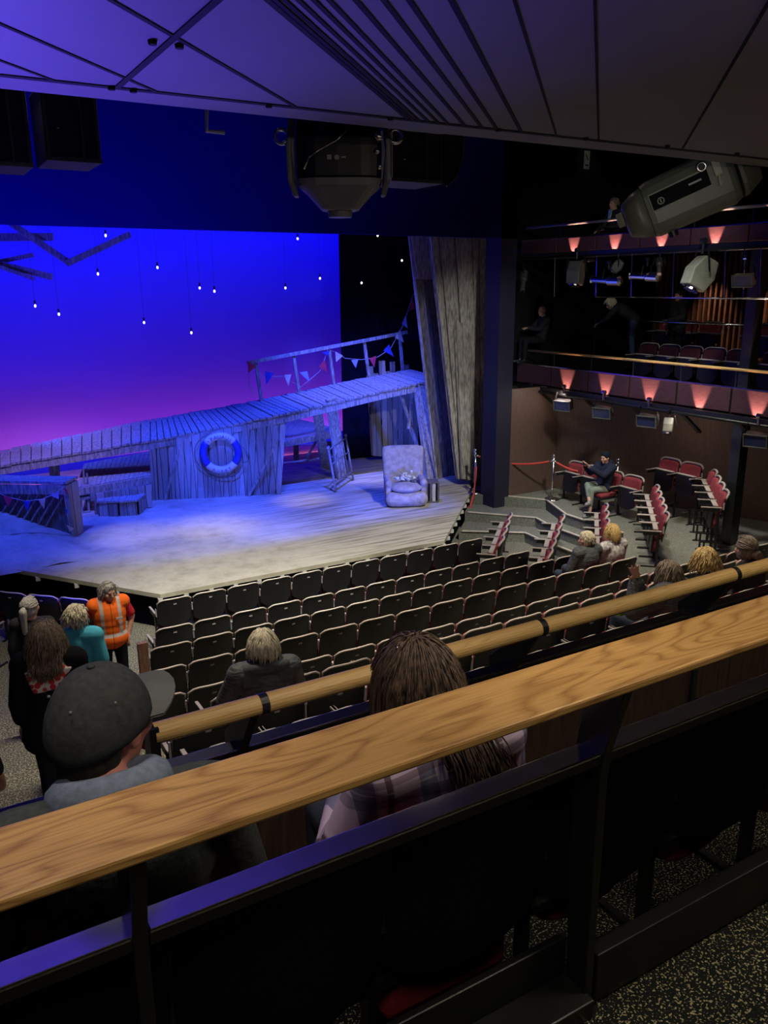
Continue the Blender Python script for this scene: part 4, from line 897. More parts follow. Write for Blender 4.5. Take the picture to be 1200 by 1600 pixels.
# grey moving light, right
pr_ = at_y(1062, 308, 4.5); E0 = Vector((0, 0, EYE)); dd_ = (pr_-E0).length; e0_ = E0+ray(992, 335).normalized()*dd_; e1_ = E0+ray(1150, 262).normalized()*dd_*1.01
mr = thing('moving_head_light', 'big grey tubular moving light with dark side panel, hanging at the upper right', 'stage light', pr_, 0)
X = (e0_-e1_).normalized(); toC = (Vector((0, 0, EYE))-pr_).normalized(); Yv = (toC-X*toC.dot(X)).normalized(); Zv = X.cross(Yv)
if Zv.z < 0: Zv = -Zv
T = Matrix((X, Yv, Zv)).transposed().to_4x4() @ Matrix.Scale(1.3, 4)
MO = mat('olive_grey_shell', (.13, .135, .115), .42, var=.06)
def sect(xs, ey=.55):
    m = MB(); n = 20; vs = []
    for x, hy, hz in xs:
        for j in range(n):
            a = 2*PI*j/n; c, s_ = math.cos(a), math.sin(a); vs.append(T @ Vector((x, hy*math.copysign(abs(c)**ey, c), hz*math.copysign(abs(s_)**ey, s_))))
    k = len(xs); m.pts(vs, [(i*n+j, i*n+(j+1) % n, (i+1)*n+(j+1) % n, (i+1)*n+j) for i in range(k-1) for j in range(n)]+[tuple(range(n)), tuple((k-1)*n+j for j in range(n))]); return m
sect([(-.30, .12, .15), (-.26, .14, .17), (.16, .14, .16), (.19, .135, .15)]).build('casing', MO, mr, smooth=False)
sect([(.192, .13, .145), (.25, .12, .13), (.31, .10, .10), (.32, .08, .08)]).build('front_cowl', MO, mr, smooth=True)
m = MB(); m.box((.32, -.05, -.02), (.36, .05, .06), T); m.build('front_bumper', M_LAMPBODY if False else mat('pale_olive_plastic', (.4, .41, .33), .5), mr, bevel=.008)
m = MB(); m.box((-.16, .138, -.01), (.16, .150, .075), T); m.build('side_panel', mat('black_panel', (.006, .006, .008), .7, spec=.1), mr, bevel=.003)
m = MB()
for a_, b_ in (((-.165, -.015), (.165, -.015)), ((.165, -.015), (.165, .08)), ((-.165, .08), (.165, .08))): m.tube([T @ Vector((a_[0], .146, a_[1])), T @ Vector((b_[0], .146, b_[1]))], .004, 6)
m.build('panel_trim', M_PLATE, mr); m = MB(); m.torus(T @ Vector((.11, .152, .025)), .017, .003, (T @ Matrix.Rotation(PI/2, 4, 'X')).to_3x3(), 18, 6); m.box((.108, .15, .015), (.113, .154, .035), T); m.box((-.12, .15, .035), (-.05, .154, .045), T); m.build('emblem', M_PLATE, mr)
m = MB(); m.torus(T @ Vector((-.14, .16, .10)), .022, .008, (T @ Matrix.Rotation(PI/2, 4, 'X')).to_3x3(), 18, 8); m.build('lifting_ring', M_CHROME, mr, smooth=True)
m = MB(); m.box((-.23, .13, .02), (-.19, .17, .17), T); m.box((-.26, .12, .10), (-.24, .17, .22), T); m.cyl(T @ Vector((-.21, .15, .02)), T @ Vector((-.20, .17, -.04)), .012); m.build('hinge_clamp', mat('pale_olive_plastic', (.4, .41, .33)), mr, bevel=.003)
sect([(-.42, .10, .10), (-.33, .17, .15), (-.31, .17, .15)]).build('yoke', MO, mr)
m = MB(); m.beam(T @ Vector((-.36, 0, .1)), Vector((T @ Vector((-.40, 0, .1))).to_tuple())+Vector((0, 0, .3)), .16, .08); m.build('hanger', M_STEEL, mr)
m = MB(); m.cyl(T @ Vector((.1, .05, -.14)), T @ Vector((.1, .05, -.19)), .035); m.build('lower_knob', MD_, mr)
light('SPOT', 'mover_fill', (2.6, 1.9, 5.6), pr_, 42, PALE, .08, 16, .8)  # added unseen spot brightening the grey moving light
# loudspeakers under the canopy
def cabinet(px0, py0, px1, py1, y, label, curved=False):
    a, b = at_y(px0, py0, y), at_y(px1, py1, y); w_ = b.x-a.x; h = a.z-b.z; t = thing('loudspeaker', label, 'speaker', ((a.x+b.x)/2, y, b.z), 0, 'hanging loudspeakers')
    m = MB(); m.box((-w_/2, 0, 0), (w_/2, .5, h)); m.build('cabinet', mat('speaker_grey_black', (.018, .018, .045), .6), t, bevel=.01)
    m = MB()
    for x in (-w_/2+.02, w_/2*.35, w_/2-.02): m.box((x-.008, -.012, .02), (x+.008, 0, h))
    m.box((-w_/2, -.014, 0), (w_/2, 0, .03)); m.build('frame_trim', MATS['speaker_grey_black'] if False else mat('speaker_edge', (.09, .09, .11), .5), t)
    m = MB(); m.ell((-w_/4, -.012, h*.45), (.012, .006, .012)); m.build('bolt', M_CHROME, t)
    if curved:
        m = MB(); P = [(w_/2+.0, -.02, h), (w_/2+.22, -.02, h), (w_/2+.21, -.02, h*.55), (w_/2+.14, -.02, h*.15), (w_/2+.02, -.02, -.02)]
        m.slab(P, (0, .4, 0)); m.build('curved_side', MATS['speaker_grey_black'], t); m = MB(); m.tube([Vector(p)+Vector((0, -.01, 0)) for p in P[1:]], .012, 6); m.build('edge_tube', M_LAMPBODY, t)
light('SPOT', 'speaker_spill_light', (1.4, 3.0, 5.7), (1.2, 7.0, 6.5), 7, (.3, .3, 1), .1, 50, 1)
light('SPOT', 'speaker_spill_light', (3.2, 3.3, 5.7), (4.8, 7.0, 6.5), 6, (.5, .5, .7), .1, 40, 1)
cabinet(60, 130, 160, 256, 7, 'dark blue-lit loudspeaker cabinet under the canopy, second from the left'); cabinet(-60, 130, 53, 262, 6.9, 'dark loudspeaker cabinet cut off by the left edge under the canopy')
cabinet(610, 200, 692, 288, 7, 'black loudspeaker cabinet with curved side right of the hanging moving light', True)
m = MB(); m.tube([(0, 0, 0), (.0, .02, -.1), (.10, .02, -.1)], .012, 6); o = m.build('white_hook', M_PLATE); o.location = at_y(323, 172, 4.6); tag(o, 'small bent white metal hook below the canopy lip', 'hook')
p = at_y(917, 250, 15.33); t = thing('wall_notice', 'small white notice with a black slash on the dark upper wall', 'sign', p, R_(90)); light('SPOT', 'notice_fill', p+Vector((-.3, -1.6, .9)), p, 9, PALE, .03, 24, .8)  # small spot added only to brighten the notice
m = MB(); m.box((0, -.09, -.2), (.01, .09, .2)); m.build('board', M_PLATE, t); m = MB(); m.beam((-.004, .05, .13), (-.004, -.04, -.0), .02, .004, up=(1, 0, 0)); m.box((-.004, -.05, -.13), (0, .05, -.10)); m.build('symbol', M_BLK, t)

# ------------------------------------------------------------------ people
STAND = dict(pelvis=(0, 0, .92), waist=(0, 0, 1.06), chest=(0, .0, 1.24), neck=(0, -.01, 1.42), head=(0, .02, 1.535), shL=(-.165, -.01, 1.36), shR=(.165, -.01, 1.36), elL=(-.22, -.03, 1.09), elR=(.22, -.03, 1.09),
             wrL=(-.23, .05, .86), wrR=(.23, .05, .86), hiL=(-.085, 0, .9), hiR=(.085, 0, .9), knL=(-.10, .02, .49), knR=(.10, .02, .49), anL=(-.10, -.02, .09), anR=(.10, -.02, .09), toL=(-.12, .14, .035), toR=(.12, .14, .035))
SIT = dict(pelvis=(0, .18, .56), waist=(0, .14, .70), chest=(0, .12, .87), neck=(0, .13, 1.06), head=(0, .17, 1.17), shL=(-.175, .12, .99), shR=(.175, .12, .99), elL=(-.24, .20, .73), elR=(.24, .20, .73),
           wrL=(-.13, .42, .66), wrR=(.13, .42, .66), hiL=(-.09, .20, .53), hiR=(.09, .20, .53), knL=(-.11, .60, .52), knR=(.11, .60, .52), anL=(-.11, .62, .10), anR=(.11, .62, .10), toL=(-.12, .78, .035), toR=(.12, .78, .035))
def V3(p): return Vector(p)
def torso(m, J, d=0, k=1.0):
    pel, wa, ch, nk = map(V3, (J['pelvis'], J['waist'], J['chest'], J['neck'])); shL, shR = V3(J['shL']), V3(J['shR'])
    xax = (shR-shL).normalized(); up = (nk-pel).normalized(); yax = up.cross(xax).normalized(); xax = yax.cross(up); M = Matrix((xax, yax, up)).transposed()
    m.ell(pel, (.160*k+d, .115*k+d, .12+d), M); m.ell(wa, (.138*k+d, .100*k+d, .14+d), M); m.ell(ch, (.160*k+d, .110*k+d, .17+d), M)
    m.ell(ch.lerp(wa, .5), (.150*k+d, .106*k+d, .14+d), M)
    nk2 = nk-up*(.045 if d > 0 else 0)
    m.cap(shL, shR, .058*k+d, .058*k+d, 12); m.cap(ch+(nk-ch)*.55+xax*.06, nk2, .07+d, .052+d*.5, 12); m.cap(ch+(nk-ch)*.55-xax*.06, nk2, .07+d, .052+d*.5, 12)
    return M
def hand(m, el, wr, side, curl=.5, spread=0, roll=0, fwd=None):
    el, wr = V3(el), V3(wr); d = (V3(fwd) if fwd else wr-el).normalized(); w_ = d.cross(Vector((0, 0, 1)))
    w_ = w_.normalized() if w_.length > .1 else Vector((1, 0, 0)); w_ = Matrix.Rotation(roll, 3, d) @ w_; nrm_ = w_.cross(d).normalized()
    M = Matrix((w_, d, nrm_)).transposed(); m.ell(wr+d*.048, (.042, .052, .016), M); m.cap(wr-d*.01, wr+d*.03, .026, .028)
    for i, L in enumerate((.070, .082, .076, .058)):
        o = (-.030+.020*i)*side; b0 = wr+d*.085+w_*o; dd = (d+w_*o*spread*18).normalized(); c = curl*(.8+.12*i)
        p1 = b0+(dd*math.cos(c*.4)-nrm_*math.sin(c*.4))*L*.45; p2 = p1+(dd*math.cos(c)-nrm_*math.sin(c))*L*.33; p3 = p2+(dd*math.cos(c*1.6)-nrm_*math.sin(c*1.6))*L*.25
        m.cap(b0-dd*.02, p1, .0095, .009); m.cap(p1, p2, .009, .0085); m.cap(p2, p3, .0085, .007)
    t0 = wr+d*.025-w_*.03*side; t1 = t0+(d*.6-w_*.75*side).normalized()*.038; t2 = t1+(d*.95-w_*.25*side-nrm_*.3).normalized()*.032; m.cap(t0, t1, .012, .011); m.cap(t1, t2, .011, .0085)
def head_matrix(J):
    return Matrix.Translation(V3(J['head'])) @ Matrix.Rotation(R_(J.get('hyaw', 0)), 4, 'Z') @ Matrix.Rotation(R_(J.get('hpitch', 0)), 4, 'X') @ Matrix.Rotation(R_(J.get('hroll', 0)), 4, 'Y') @ Matrix.Scale(J.get('hscale', 1), 4)
def head(m, J):
    H = head_matrix(J); R3 = H.to_3x3()
    def e(c, r): m.ell(H @ Vector(c), r, R3, 18, 12)
    def c_(a, b, r0, r1): m.cap(H @ Vector(a), H @ Vector(b), r0, r1)
    e((0, -.014, .03), (.074, .093, .084)); e((0, .012, -.028), (.060, .076, .086)); e((0, .03, -.075), (.044, .048, .036)); e((0, .070, -.094), (.020, .018, .016))
    c_((0, .086, .012), (0, .104, -.026), .008, .014); c_((-.036, .078, .027), (.036, .078, .027), .010, .010); c_((-.016, .082, -.060), (.016, .082, -.060), .0085, .0085)
    for s in (-1, 1): e((s*.040, .052, -.022), (.026, .03, .026)); e((s*.075, -.008, -.006), (.010, .022, .032)); 
    c_((0, -.03, -.05), tuple(H.inverted() @ V3(J['neck'])), .050, .052)
    return H
def person(label, loc, rz, J, skin=None, top=None, top_mat=None, sleeve=1.0, leg_mat=None, leg_len=1.0, shoes=None, vox=.011, k=1.0, td=.018, coat=0, group=None, hand_kw=None):
    t = thing('person', label, 'person', loc, rz, group); skin = skin or M_SKIN
    m = MB(); torso(m, J, -.006, k); head(m, J); hk = hand_kw or {}
    for s, S in ((-1, 'L'), (1, 'R')):
        sh, el, wr = J['sh'+S], J['el'+S], J['wr'+S]; m.cap(sh, el, .048*k, .038); m.cap(el, wr, .038, .026); hand(m, el, wr, s, **hk.get(S, {}))
        hi, kn, an, to = J['hi'+S], J['kn'+S], J['an'+S], J['to'+S]; m.cap(hi, kn, .082*k, .055); m.cap(kn, an, .054, .036); m.cap(Vector(an)+Vector((0, 0, -.045)), to, .036, .026)
    m.build('body', skin, t, remesh=vox, sm_iter=3)
    H = head_matrix(J)
    m = MB()
    for s in (-1, 1): m.ell(H @ Vector((s*.028, .083, .010)), (.011, .006, .006), H.to_3x3(), 8, 6)
    m.build('eyes', M_EYE, t, smooth=True)
    m = MB(); m.cap(H @ Vector((-.018, .088, -.060)), H @ Vector((.018, .088, -.060)), .006, .006); m.build('lips', M_SKIN2, t, smooth=True)
    if top:
        m = MB(); torso(m, J, td, k)
        if coat:
            pel = V3(J['pelvis']); 
            for S in 'LR': m.cap(J['hi'+S], V3(J['hi'+S]).lerp(V3(J['kn'+S]), coat), .10*k+td, .11*k+td)
        for S in 'LR':
            sh, el, wr = map(V3, (J['sh'+S], J['el'+S], J['wr'+S]))
            if sleeve <= .5: m.cap(sh, sh.lerp(el, sleeve*2), .050*k+td, .048+td)
            else: m.cap(sh, el, .050*k+td, .042+td); m.cap(el, el.lerp(wr, (sleeve-.5)*2), .042+td, .030+td)
        # close the neckline low
        m.build(top, top_mat, t, remesh=.013, sm_iter=4)
    if leg_mat:
        m = MB(); m.ell(J['pelvis'], (.17*k, .125*k, .12))
        for S in 'LR':
            hi, kn, an = map(V3, (J['hi'+S], J['kn'+S], J['an'+S])); m.cap(hi, kn, .092*k, .066); m.cap(kn, kn.lerp(an, .93*leg_len), .066, .052)
        m.build('trousers', leg_mat, t, remesh=.014, sm_iter=4)
    for S in 'LR':
        m = MB(); an, to = V3(J['an'+S]), V3(J['to'+S]); m.cap(an+Vector((0, 0, -.04)), to, .046, .038); m.cap(an+Vector((0, 0, -.03)), an, .044, .042); m.build('shoe', shoes or M_STEEL, t, remesh=.012)
    return t, H
def hair(t, H, style, material, n=140, length=.2, r=.006, wave=.0, seed=1, front=.35, base=True, puff=1.06):
    rnd = random.Random(seed); m = MB(); R3 = H.to_3x3(); C = Vector((0, -.016, .03)); E = Vector((.078, .097, .088))*puff
    if base:
        b = MB(); b.ell(H @ Vector((0, -.022, .036)), (.080*puff, .094*puff, .086*puff), R3, 22, 14)
        if style in ('long', 'bob', 'pony'): b.ell(H @ Vector((0, -.035, -.02)), (.078*puff, .075*puff, .085), R3, 20, 12)
        b.build('hair_base', material, t, remesh=.009)
    inv = H.inverted(); down = (inv.to_3x3() @ Vector((0, 0, -1))).normalized()
    for i in range(n):
        for _ in range(30):
            th = math.acos(rnd.uniform(.0, 1) if style != 'short' else rnd.uniform(-.35, 1)); ph = rnd.uniform(0, 2*PI); dr = Vector((math.sin(th)*math.cos(ph), math.sin(th)*math.sin(ph), math.cos(th)))
            if dr.y > front and dr.z < .75: continue
            break
        p = C+Vector((dr.x*E.x, dr.y*E.y, dr.z*E.z))*.97; P = [p.copy()]; L = 0; f = rnd.uniform(1.0, 1.12); tot = length*rnd.uniform(.8, 1.1); ph0 = rnd.random()*6; step = .022
        tang = (dr+Vector((0, -.2, 0))).normalized() if style != 'short' else (Vector((-dr.y, dr.x, 0))*rnd.uniform(-1, 1)+dr*.35+Vector((0, -.3, -.3))).normalized()
        while L < tot:
            if style == 'pony' and L < .14:
                tgt = Vector((0, -.125, .03)); v = (tgt-p)
                if v.length < .02: break
                v.normalize()
            else:
                v = (down*(.55 if style == 'short' else 1.0)+tang*max(0, .9-L*9)).normalized()
            p = p+v*step; q = p-C; s_ = math.sqrt((q.x/E.x)**2+(q.y/E.y)**2+(q.z/E.z)**2)
            if s_ < f: p = C+q*(f/max(s_, .2))
            elif s_ > f and q.dot(down) > 0 and False: pass
            if p.z < -.08:
                rd = math.hypot(p.x, p.y); need = .085*f+min(.055, (-.08-p.z)*.7)
                if rd < need: p = Vector((p.x*need/max(rd, .01), p.y*need/max(rd, .01), p.z))
            if wave and L > .05: p = p+Vector((math.sin(L*38+ph0), math.cos(L*33+ph0), 0))*wave
            if p.y > .045 and p.z < .062: break
            P.append(p.copy()); L += step
        k = len(P)
        if k < 3: continue
        m.tube([H @ q for q in P], [r*(1-.75*(j/(k-1))**2) for j in range(k)], 5)
    m.build('hair', material, t, smooth=True)
def hmat(name, c, c2): return mat(name, c, .5, var=.2, scale=16, stretch=(5, 5, .5), col2=c2, spec=.3)
H_GREY = hmat('grey_hair', (.42, .41, .38), (.2, .19, .18)); H_WHITE = hmat('silver_blonde_hair', (.62, .58, .44), (.36, .32, .22)); H_BLOND = hmat('golden_blonde_hair', (.62, .46, .2), (.33, .2, .07))
H_BROWN = hmat('ash_brown_hair', (.26, .20, .15), (.10, .07, .05)); H_DARK = hmat('dark_brown_highlighted_hair', (.11, .07, .05), (.012, .008, .007)); H_BLACK = hmat('near_black_hair', (.03, .025, .02), (.01, .01, .01))
def cloth(name, c, sc=8, bump=.15): return mat(name, c, .9, var=.12, scale=sc, bump=bump, spec=.1)
def J_(base, **kw): d = dict(base); d.update(kw); return d

def locks(t, P, material, n, sx, r=.003, wave=.006, seed=1):
    rnd = random.Random(seed); m = MB()
    for i in range(n):
        ox = rnd.gauss(0, sx); oy = rnd.uniform(-.012, .02); e = rnd.uniform(.75, 1.0); ph = rnd.random()*6; Q = []
        for k in range(15):
            a = k/14*e*(len(P)-1); j = min(int(a), len(P)-2); q = Vector(P[j]).lerp(Vector(P[j+1]), a-j); sp_ = .7+.6*(k/14)*(1-.5*(k/14))
            Q.append(q+Vector((ox*sp_+wave*math.sin(k*.9+ph)*(k/14), oy+wave*math.cos(k*.8+ph)*(k/14), 0)))
        m.tube(Q, [r*(1-.7*(k/14)**2) for k in range(15)], 5)
    m.build('hair_lengths', material, t, smooth=True)
# 1. woman in the plaid shirt, seen from behind in the circle seat
def _plaid(nt, N, L, b):
    tc = N.new('ShaderNodeTexCoord'); mp = N.new('ShaderNodeMapping'); mp.inputs['Rotation'].default_value = (0, R_(7), R_(8)); L.new(tc.outputs['Object'], mp.inputs[0]); sp = N.new('ShaderNodeSeparateXYZ'); L.new(mp.outputs[0], sp.inputs[0])
    col = (.68, .53, .72)
    def bands(src, period, off):
        fr = mth(N, L, 'FRACT', mth(N, L, 'ADD', mth(N, L, 'DIVIDE', src, period), off)); return fr
    fx = bands(sp.outputs[0], .17, .1); fz = bands(sp.outputs[2], .17, .62)
    def between(f, a, c): return mth(N, L, 'MULTIPLY', mth(N, L, 'GREATER_THAN', f, a), mth(N, L, 'LESS_THAN', f, c))
    c = mixc(N, L, mth(N, L, 'MULTIPLY', between(fx, .1, .38), .8), col, (.12, .15, .27)); c = mixc(N, L, mth(N, L, 'MULTIPLY', between(fx, .55, .65), .8), c, (.10, .05, .06)); c = mixc(N, L, mth(N, L, 'MULTIPLY', between(fx, .42, .45), .8), c, (.7, .65, .68)); c = mixc(N, L, mth(N, L, 'MULTIPLY', between(fx, .68, .71), .7), c, (.7, .65, .68))
    c = mixc(N, L, mth(N, L, 'MULTIPLY', between(fz, .1, .26), .5), c, (.06, .06, .11)); c = mixc(N, L, mth(N, L, 'MULTIPLY', between(fz, .45, .55), .55), c, (.10, .05, .06)); c = mixc(N, L, mth(N, L, 'MULTIPLY', between(fz, .34, .37), .6), c, (.7, .65, .68))
    L.new(c, b.inputs['Base Color'])
M_PLAID = node_mat('lavender_navy_plaid', .95, _plaid, .1)
J = J_(SIT, pelvis=(0, .17, .56), waist=(0, .12, .70), chest=(0, .10, .86), neck=(0, .14, 1.03), head=(.0, .21, 1.13), shL=(-.19, .09, .955), shR=(.19, .08, .975), elL=(-.30, .14, .70), elR=(.29, .16, .72), hpitch=-14, hroll=-8, hyaw=6)
t, H = person('person seen from behind in lavender plaid shirt with long dark hair, behind the shelf', (1.12, 1.53, 3.05), 0, J, top='plaid_shirt', top_mat=M_PLAID, leg_mat=cloth('dark_jeans', (.05, .06, .09)), vox=.010, td=.026, k=1.05)
hair(t, H, 'long', H_DARK, n=1500, length=.44, r=.0026, wave=.0018, seed=4, puff=1.16, front=.5)
m = MB()
for i in range(13): q = Vector((-.055+.004*math.sin(i*2), -.02-.006*i, .135-.0108*i+.0)); q = Vector((-.052-.0025*i, -.035-.0065*i, .125-.0095*i)); m.ell(H @ q, (.004, .004, .004), None, 6, 4)
m.build('beaded_hair_clip', M_CHROME, t, smooth=True)
locks(t, [(0.02, .08, 1.14), (.03, .02, 1.06), (.04, -.045, 1.0), (.05, -.075, .95), (.06, -.085, .885)], H_DARK, 260, .032, .0028, .012, 31)
# 2. man in the cap
J = J_(SIT, pelvis=(0, .16, .56), waist=(0, .11, .76), chest=(0, .07, .95), neck=(.0, .10, 1.13), head=(.02, .19, 1.235), shL=(-.21, .06, 1.06), shR=(.21, .06, 1.04), elL=(-.31, .10, .78), elR=(.30, .12, .76), hpitch=2, hyaw=-52, hscale=1.17)
t, H = person('person in dark grey baseball cap and grey jumper, seen from behind at the lower left', (.27, 1.57, 3.05), 0, J, skin=M_SKIN2, top='jumper', top_mat=cloth('dark_grey_green_wool', (.055, .065, .065), 60), leg_mat=cloth('dark_jeans', (.05, .06, .09)), vox=.010, td=.03, k=1.18)
m = MB(); m.ell(H @ Vector((0, -.055, -.035)), (.070, .055, .06), H.to_3x3()); m.cap(H @ Vector((-.03, -.085, -.07)), H @ Vector((.03, -.085, -.07)), .025, .025); m.build('hair', H_BLACK, t, remesh=.008)
M_CAP = cloth('charcoal_cap_cloth', (.045, .05, .053), 60, .1)
m = MB(); R3 = H.to_3x3(); vs = []; nu, nv = 28, 10
for i in range(nv+1):
    a = PI/2*i/nv*1.04
    for j in range(nu):
        ph = 2*PI*j/nu; rx, ry, rz_ = .094, .112, .118; bk = -.035*max(0, -math.sin(ph))*(i/nv)
        vs.append(H @ Vector((rx*math.sin(a)*math.cos(ph), -.014+ry*math.sin(a)*math.sin(ph), .012+rz_*math.cos(a)+bk*.6)))
m.pts(vs, [(i*nu+j, (i+1)*nu+j, (i+1)*nu+(j+1) % nu, i*nu+(j+1) % nu) for i in range(nv) for j in range(nu)]); crown = o = m.build('cap_crown', M_CAP, t, smooth=True)
so = o.modifiers.new('thick', 'SOLIDIFY'); so.thickness = .003
m = MB(); vs = []; fs = []
for i in range(13):
    a = PI*(.12+.76*i/12); c, s_ = math.cos(a), math.sin(a)
    vs.append(H @ Vector((.092*c, -.014+.110*s_, .012))); vs.append(H @ Vector((.100*c, -.01+.20*s_, .016-.016*abs(c))))
q = len(vs); vs += [v+R3 @ Vector((0, 0, .005)) for v in vs]
for i in range(12):
    a = 2*i; fs += [(a, a+1, a+3, a+2), (q+a, q+a+2, q+a+3, q+a+1), (a+1, q+a+1, q+a+3, a+3), (a, a+2, q+a+2, q+a)]
m.pts(vs, fs); m.build('cap_brim', mat('grey_brim_cloth', (.09, .095, .095), .85), crown, smooth=False)
m = MB(); m.ell(H @ Vector((0, -.014, .131)), (.008, .008, .004), R3, 10, 6)
m.build('cap_button', M_CAP, crown, smooth=True)
for k, (x, y, z) in enumerate(((-.052, -.075, .09), (.02, -.10, .085), (.075, -.045, .085))):
    m = MB(); m.ell(H @ Vector((x, y, z)), (.0032, .0032, .0032), R3, 8, 5); m.build('cap_eyelet', mat('grey_eyelet', (.14, .145, .15), .7), crown)
m = MB(); nk = V3(J['neck']); m.torus(nk+Vector((0, -.012, .0)), .085, .036, Matrix.Rotation(R_(-22), 3, 'X') @ Matrix.Diagonal((1.15, 1, 1.3)), 30, 10); m.build('shirt_collar', cloth('blue_grey_denim', (.16, .20, .28), 50), t, smooth=True)

# 3. orange vest steward
def _vest(nt, N, L, b):
    tc = N.new('ShaderNodeTexCoord'); sp = N.new('ShaderNodeSeparateXYZ'); L.new(tc.outputs['Object'], sp.inputs[0])
    ax = mth(N, L, 'ABSOLUTE', sp.outputs[0]); v = mth(N, L, 'MULTIPLY', mth(N, L, 'GREATER_THAN', ax, .085), mth(N, L, 'LESS_THAN', ax, .125)); v = mth(N, L, 'MULTIPLY', v, mth(N, L, 'GREATER_THAN', sp.outputs[2], 1.0))
    h = mth(N, L, 'MULTIPLY', mth(N, L, 'GREATER_THAN', sp.outputs[2], .965), mth(N, L, 'LESS_THAN', sp.outputs[2], 1.01))
    c = mixc(N, L, mth(N, L, 'MAXIMUM', v, h), (.95, .17, .02), (.5, .48, .46)); zip_ = mth(N, L, 'MULTIPLY', mth(N, L, 'LESS_THAN', ax, .004), mth(N, L, 'GREATER_THAN', sp.outputs[1], 0)); L.new(mixc(N, L, zip_, c, (.3, .05, .01)), b.inputs['Base Color'])
M_VEST = node_mat('orange_hi_vis', .8, _vest, .2)
J = J_(STAND, elL=(-.27, -.04, 1.14), wrL=(-.20, .02, .93), elR=(.38, -.10, 1.12), wrR=(.17, -.05, 1.02), hyaw=18, hpitch=-12, head=(-.01, .035, 1.525))
t, H = person('person in orange high-visibility vest over red t-shirt, grey hair, hand on hip', (1.80, 9.72, .18), R_(178), J, top='red_tshirt', top_mat=cloth('red_cotton', (.55, .03, .05)), sleeve=.38, leg_mat=cloth('black_trousers', (.015, .015, .02)), vox=.009, k=1.05)
hair(t, H, 'short', H_GREY, n=260, length=.09, r=.006, wave=.006, seed=7, front=.45, puff=1.05)
m = MB(); torso(m, J, .034, 1.08); vest = m.build('vest', M_VEST, t, remesh=.014, sm_iter=5)
m = MB()
for s in (-1, 1): m.torus(H @ Vector((s*.028, .094, .008)), .019, .0018, (H @ Matrix.Rotation(PI/2, 4, 'X')).to_3x3(), 16, 5)
m.build('glasses', M_STEEL, t, smooth=True)
m = MB(); m.box((-.13, .148, 1.2), (-.05, .156, 1.222)); m.build('name_badge', M_WHITE, vest)
# 4. grey ponytail
J = J_(STAND, hyaw=-20); t, H = person('person with long grey ponytail standing farthest left in the aisle group', (.86, 9.0, .40), R_(-20), J, top='dark_top', top_mat=cloth('charcoal_top', (.03, .03, .035)), leg_mat=cloth('black_trousers', (.015, .015, .02)), vox=.014)
hair(t, H, 'pony', H_GREY, n=150, length=.15, r=.008, seed=3)
m = MB(); m.cap(H @ Vector((0, -.12, .03)), H @ Vector((0, -.15, .0)), .03, .04); m.cap(H @ Vector((0, -.15, .0)), H @ Vector((-.01, -.14, -.24)), .045, .028); m.build('ponytail', H_GREY, t, remesh=.012)
m = MB(); m.torus(H @ Vector((0, -.122, .03)), .024, .010, (H @ Matrix.Rotation(PI/2, 4, 'X')).to_3x3(), 14, 6); m.build('hair_tie', M_STEEL, t)
# 5. turquoise shirt
J = J_(STAND, hyaw=-25, hpitch=-8, head=(.02, .05, 1.5), neck=(.01, .01, 1.39)); t, H = person('person in turquoise t-shirt with short white curly hair, back to us', (1.0, 7.05, .965), R_(-28), J, top='tshirt', top_mat=cloth('turquoise_cotton', (.08, .45, .62)), sleeve=.42, leg_mat=cloth('black_trousers', (.015, .015, .02)), vox=.012, td=.026, k=1.08)
hair(t, H, 'short', H_WHITE, n=300, length=.07, r=.008, wave=.008, seed=8, front=.5, puff=1.08)
# 6. black top and floral scarf
def _scarf(nt, N, L, b):
    tc = N.new('ShaderNodeTexCoord'); v = N.new('ShaderNodeTexVoronoi'); v.inputs['Scale'].default_value = 22; L.new(tc.outputs['Object'], v.inputs['Vector']); r = ramp(N, [(.42, (.60, .05, .05)), (.52, (.75, .70, .66))]); L.new(v.outputs['Distance'], r.inputs[0]); L.new(r.outputs[0], b.inputs['Base Color'])
M_SCARF = node_mat('red_white_floral_scarf', .9, _scarf, .1)
def _blkflower(nt, N, L, b):
    tc = N.new('ShaderNodeTexCoord'); v = N.new('ShaderNodeTexVoronoi'); v.inputs['Scale'].default_value = 9; L.new(tc.outputs['Object'], v.inputs['Vector']); sp = N.new('ShaderNodeSeparateXYZ'); L.new(tc.outputs['Object'], sp.inputs[0])
    on = mth(N, L, 'MULTIPLY', mth(N, L, 'LESS_THAN', v.outputs['Distance'], .36), mth(N, L, 'GREATER_THAN', sp.outputs[0], .22)); L.new(mixc(N, L, on, (.012, .012, .015), (.60, .12, .13)), b.inputs['Base Color'])
M_BLKF = node_mat('black_jersey_with_flowers', .9, _blkflower, .1)
J = J_(STAND, hyaw=-18, hpitch=-6); t, H = person('person with wavy brown hair, black top and red-white floral scarf, standing in the aisle', (.62, 5.72, 1.36), R_(-15), J, top='long_black_top', top_mat=M_BLKF, sleeve=.8, coat=.25, leg_mat=cloth('navy_trousers', (.02, .025, .04)), vox=.012, td=.035, k=1.12)
hair(t, H, 'long', H_BROWN, n=900, length=.36, r=.0045, wave=.007, seed=9, puff=1.12)
m = MB(); nk = V3(J['neck']); m.torus(nk+Vector((0, -.01, -.075)), .10, .03, Matrix.Rotation(R_(-18), 3, 'X') @ Matrix.Diagonal((1.25, 1, 1.2)), 30, 10); m.cap(nk+Vector((-.09, -.10, -.08)), nk+Vector((.10, -.10, -.08)), .04, .035); m.slab([nk+Vector(p) for p in ((-.15, -.13, -.06), (.17, -.13, -.06), (.05, -.165, -.20), (-.10, -.165, -.22))], (0, .03, 0)); m.build('scarf', M_SCARF, t, remesh=.012)
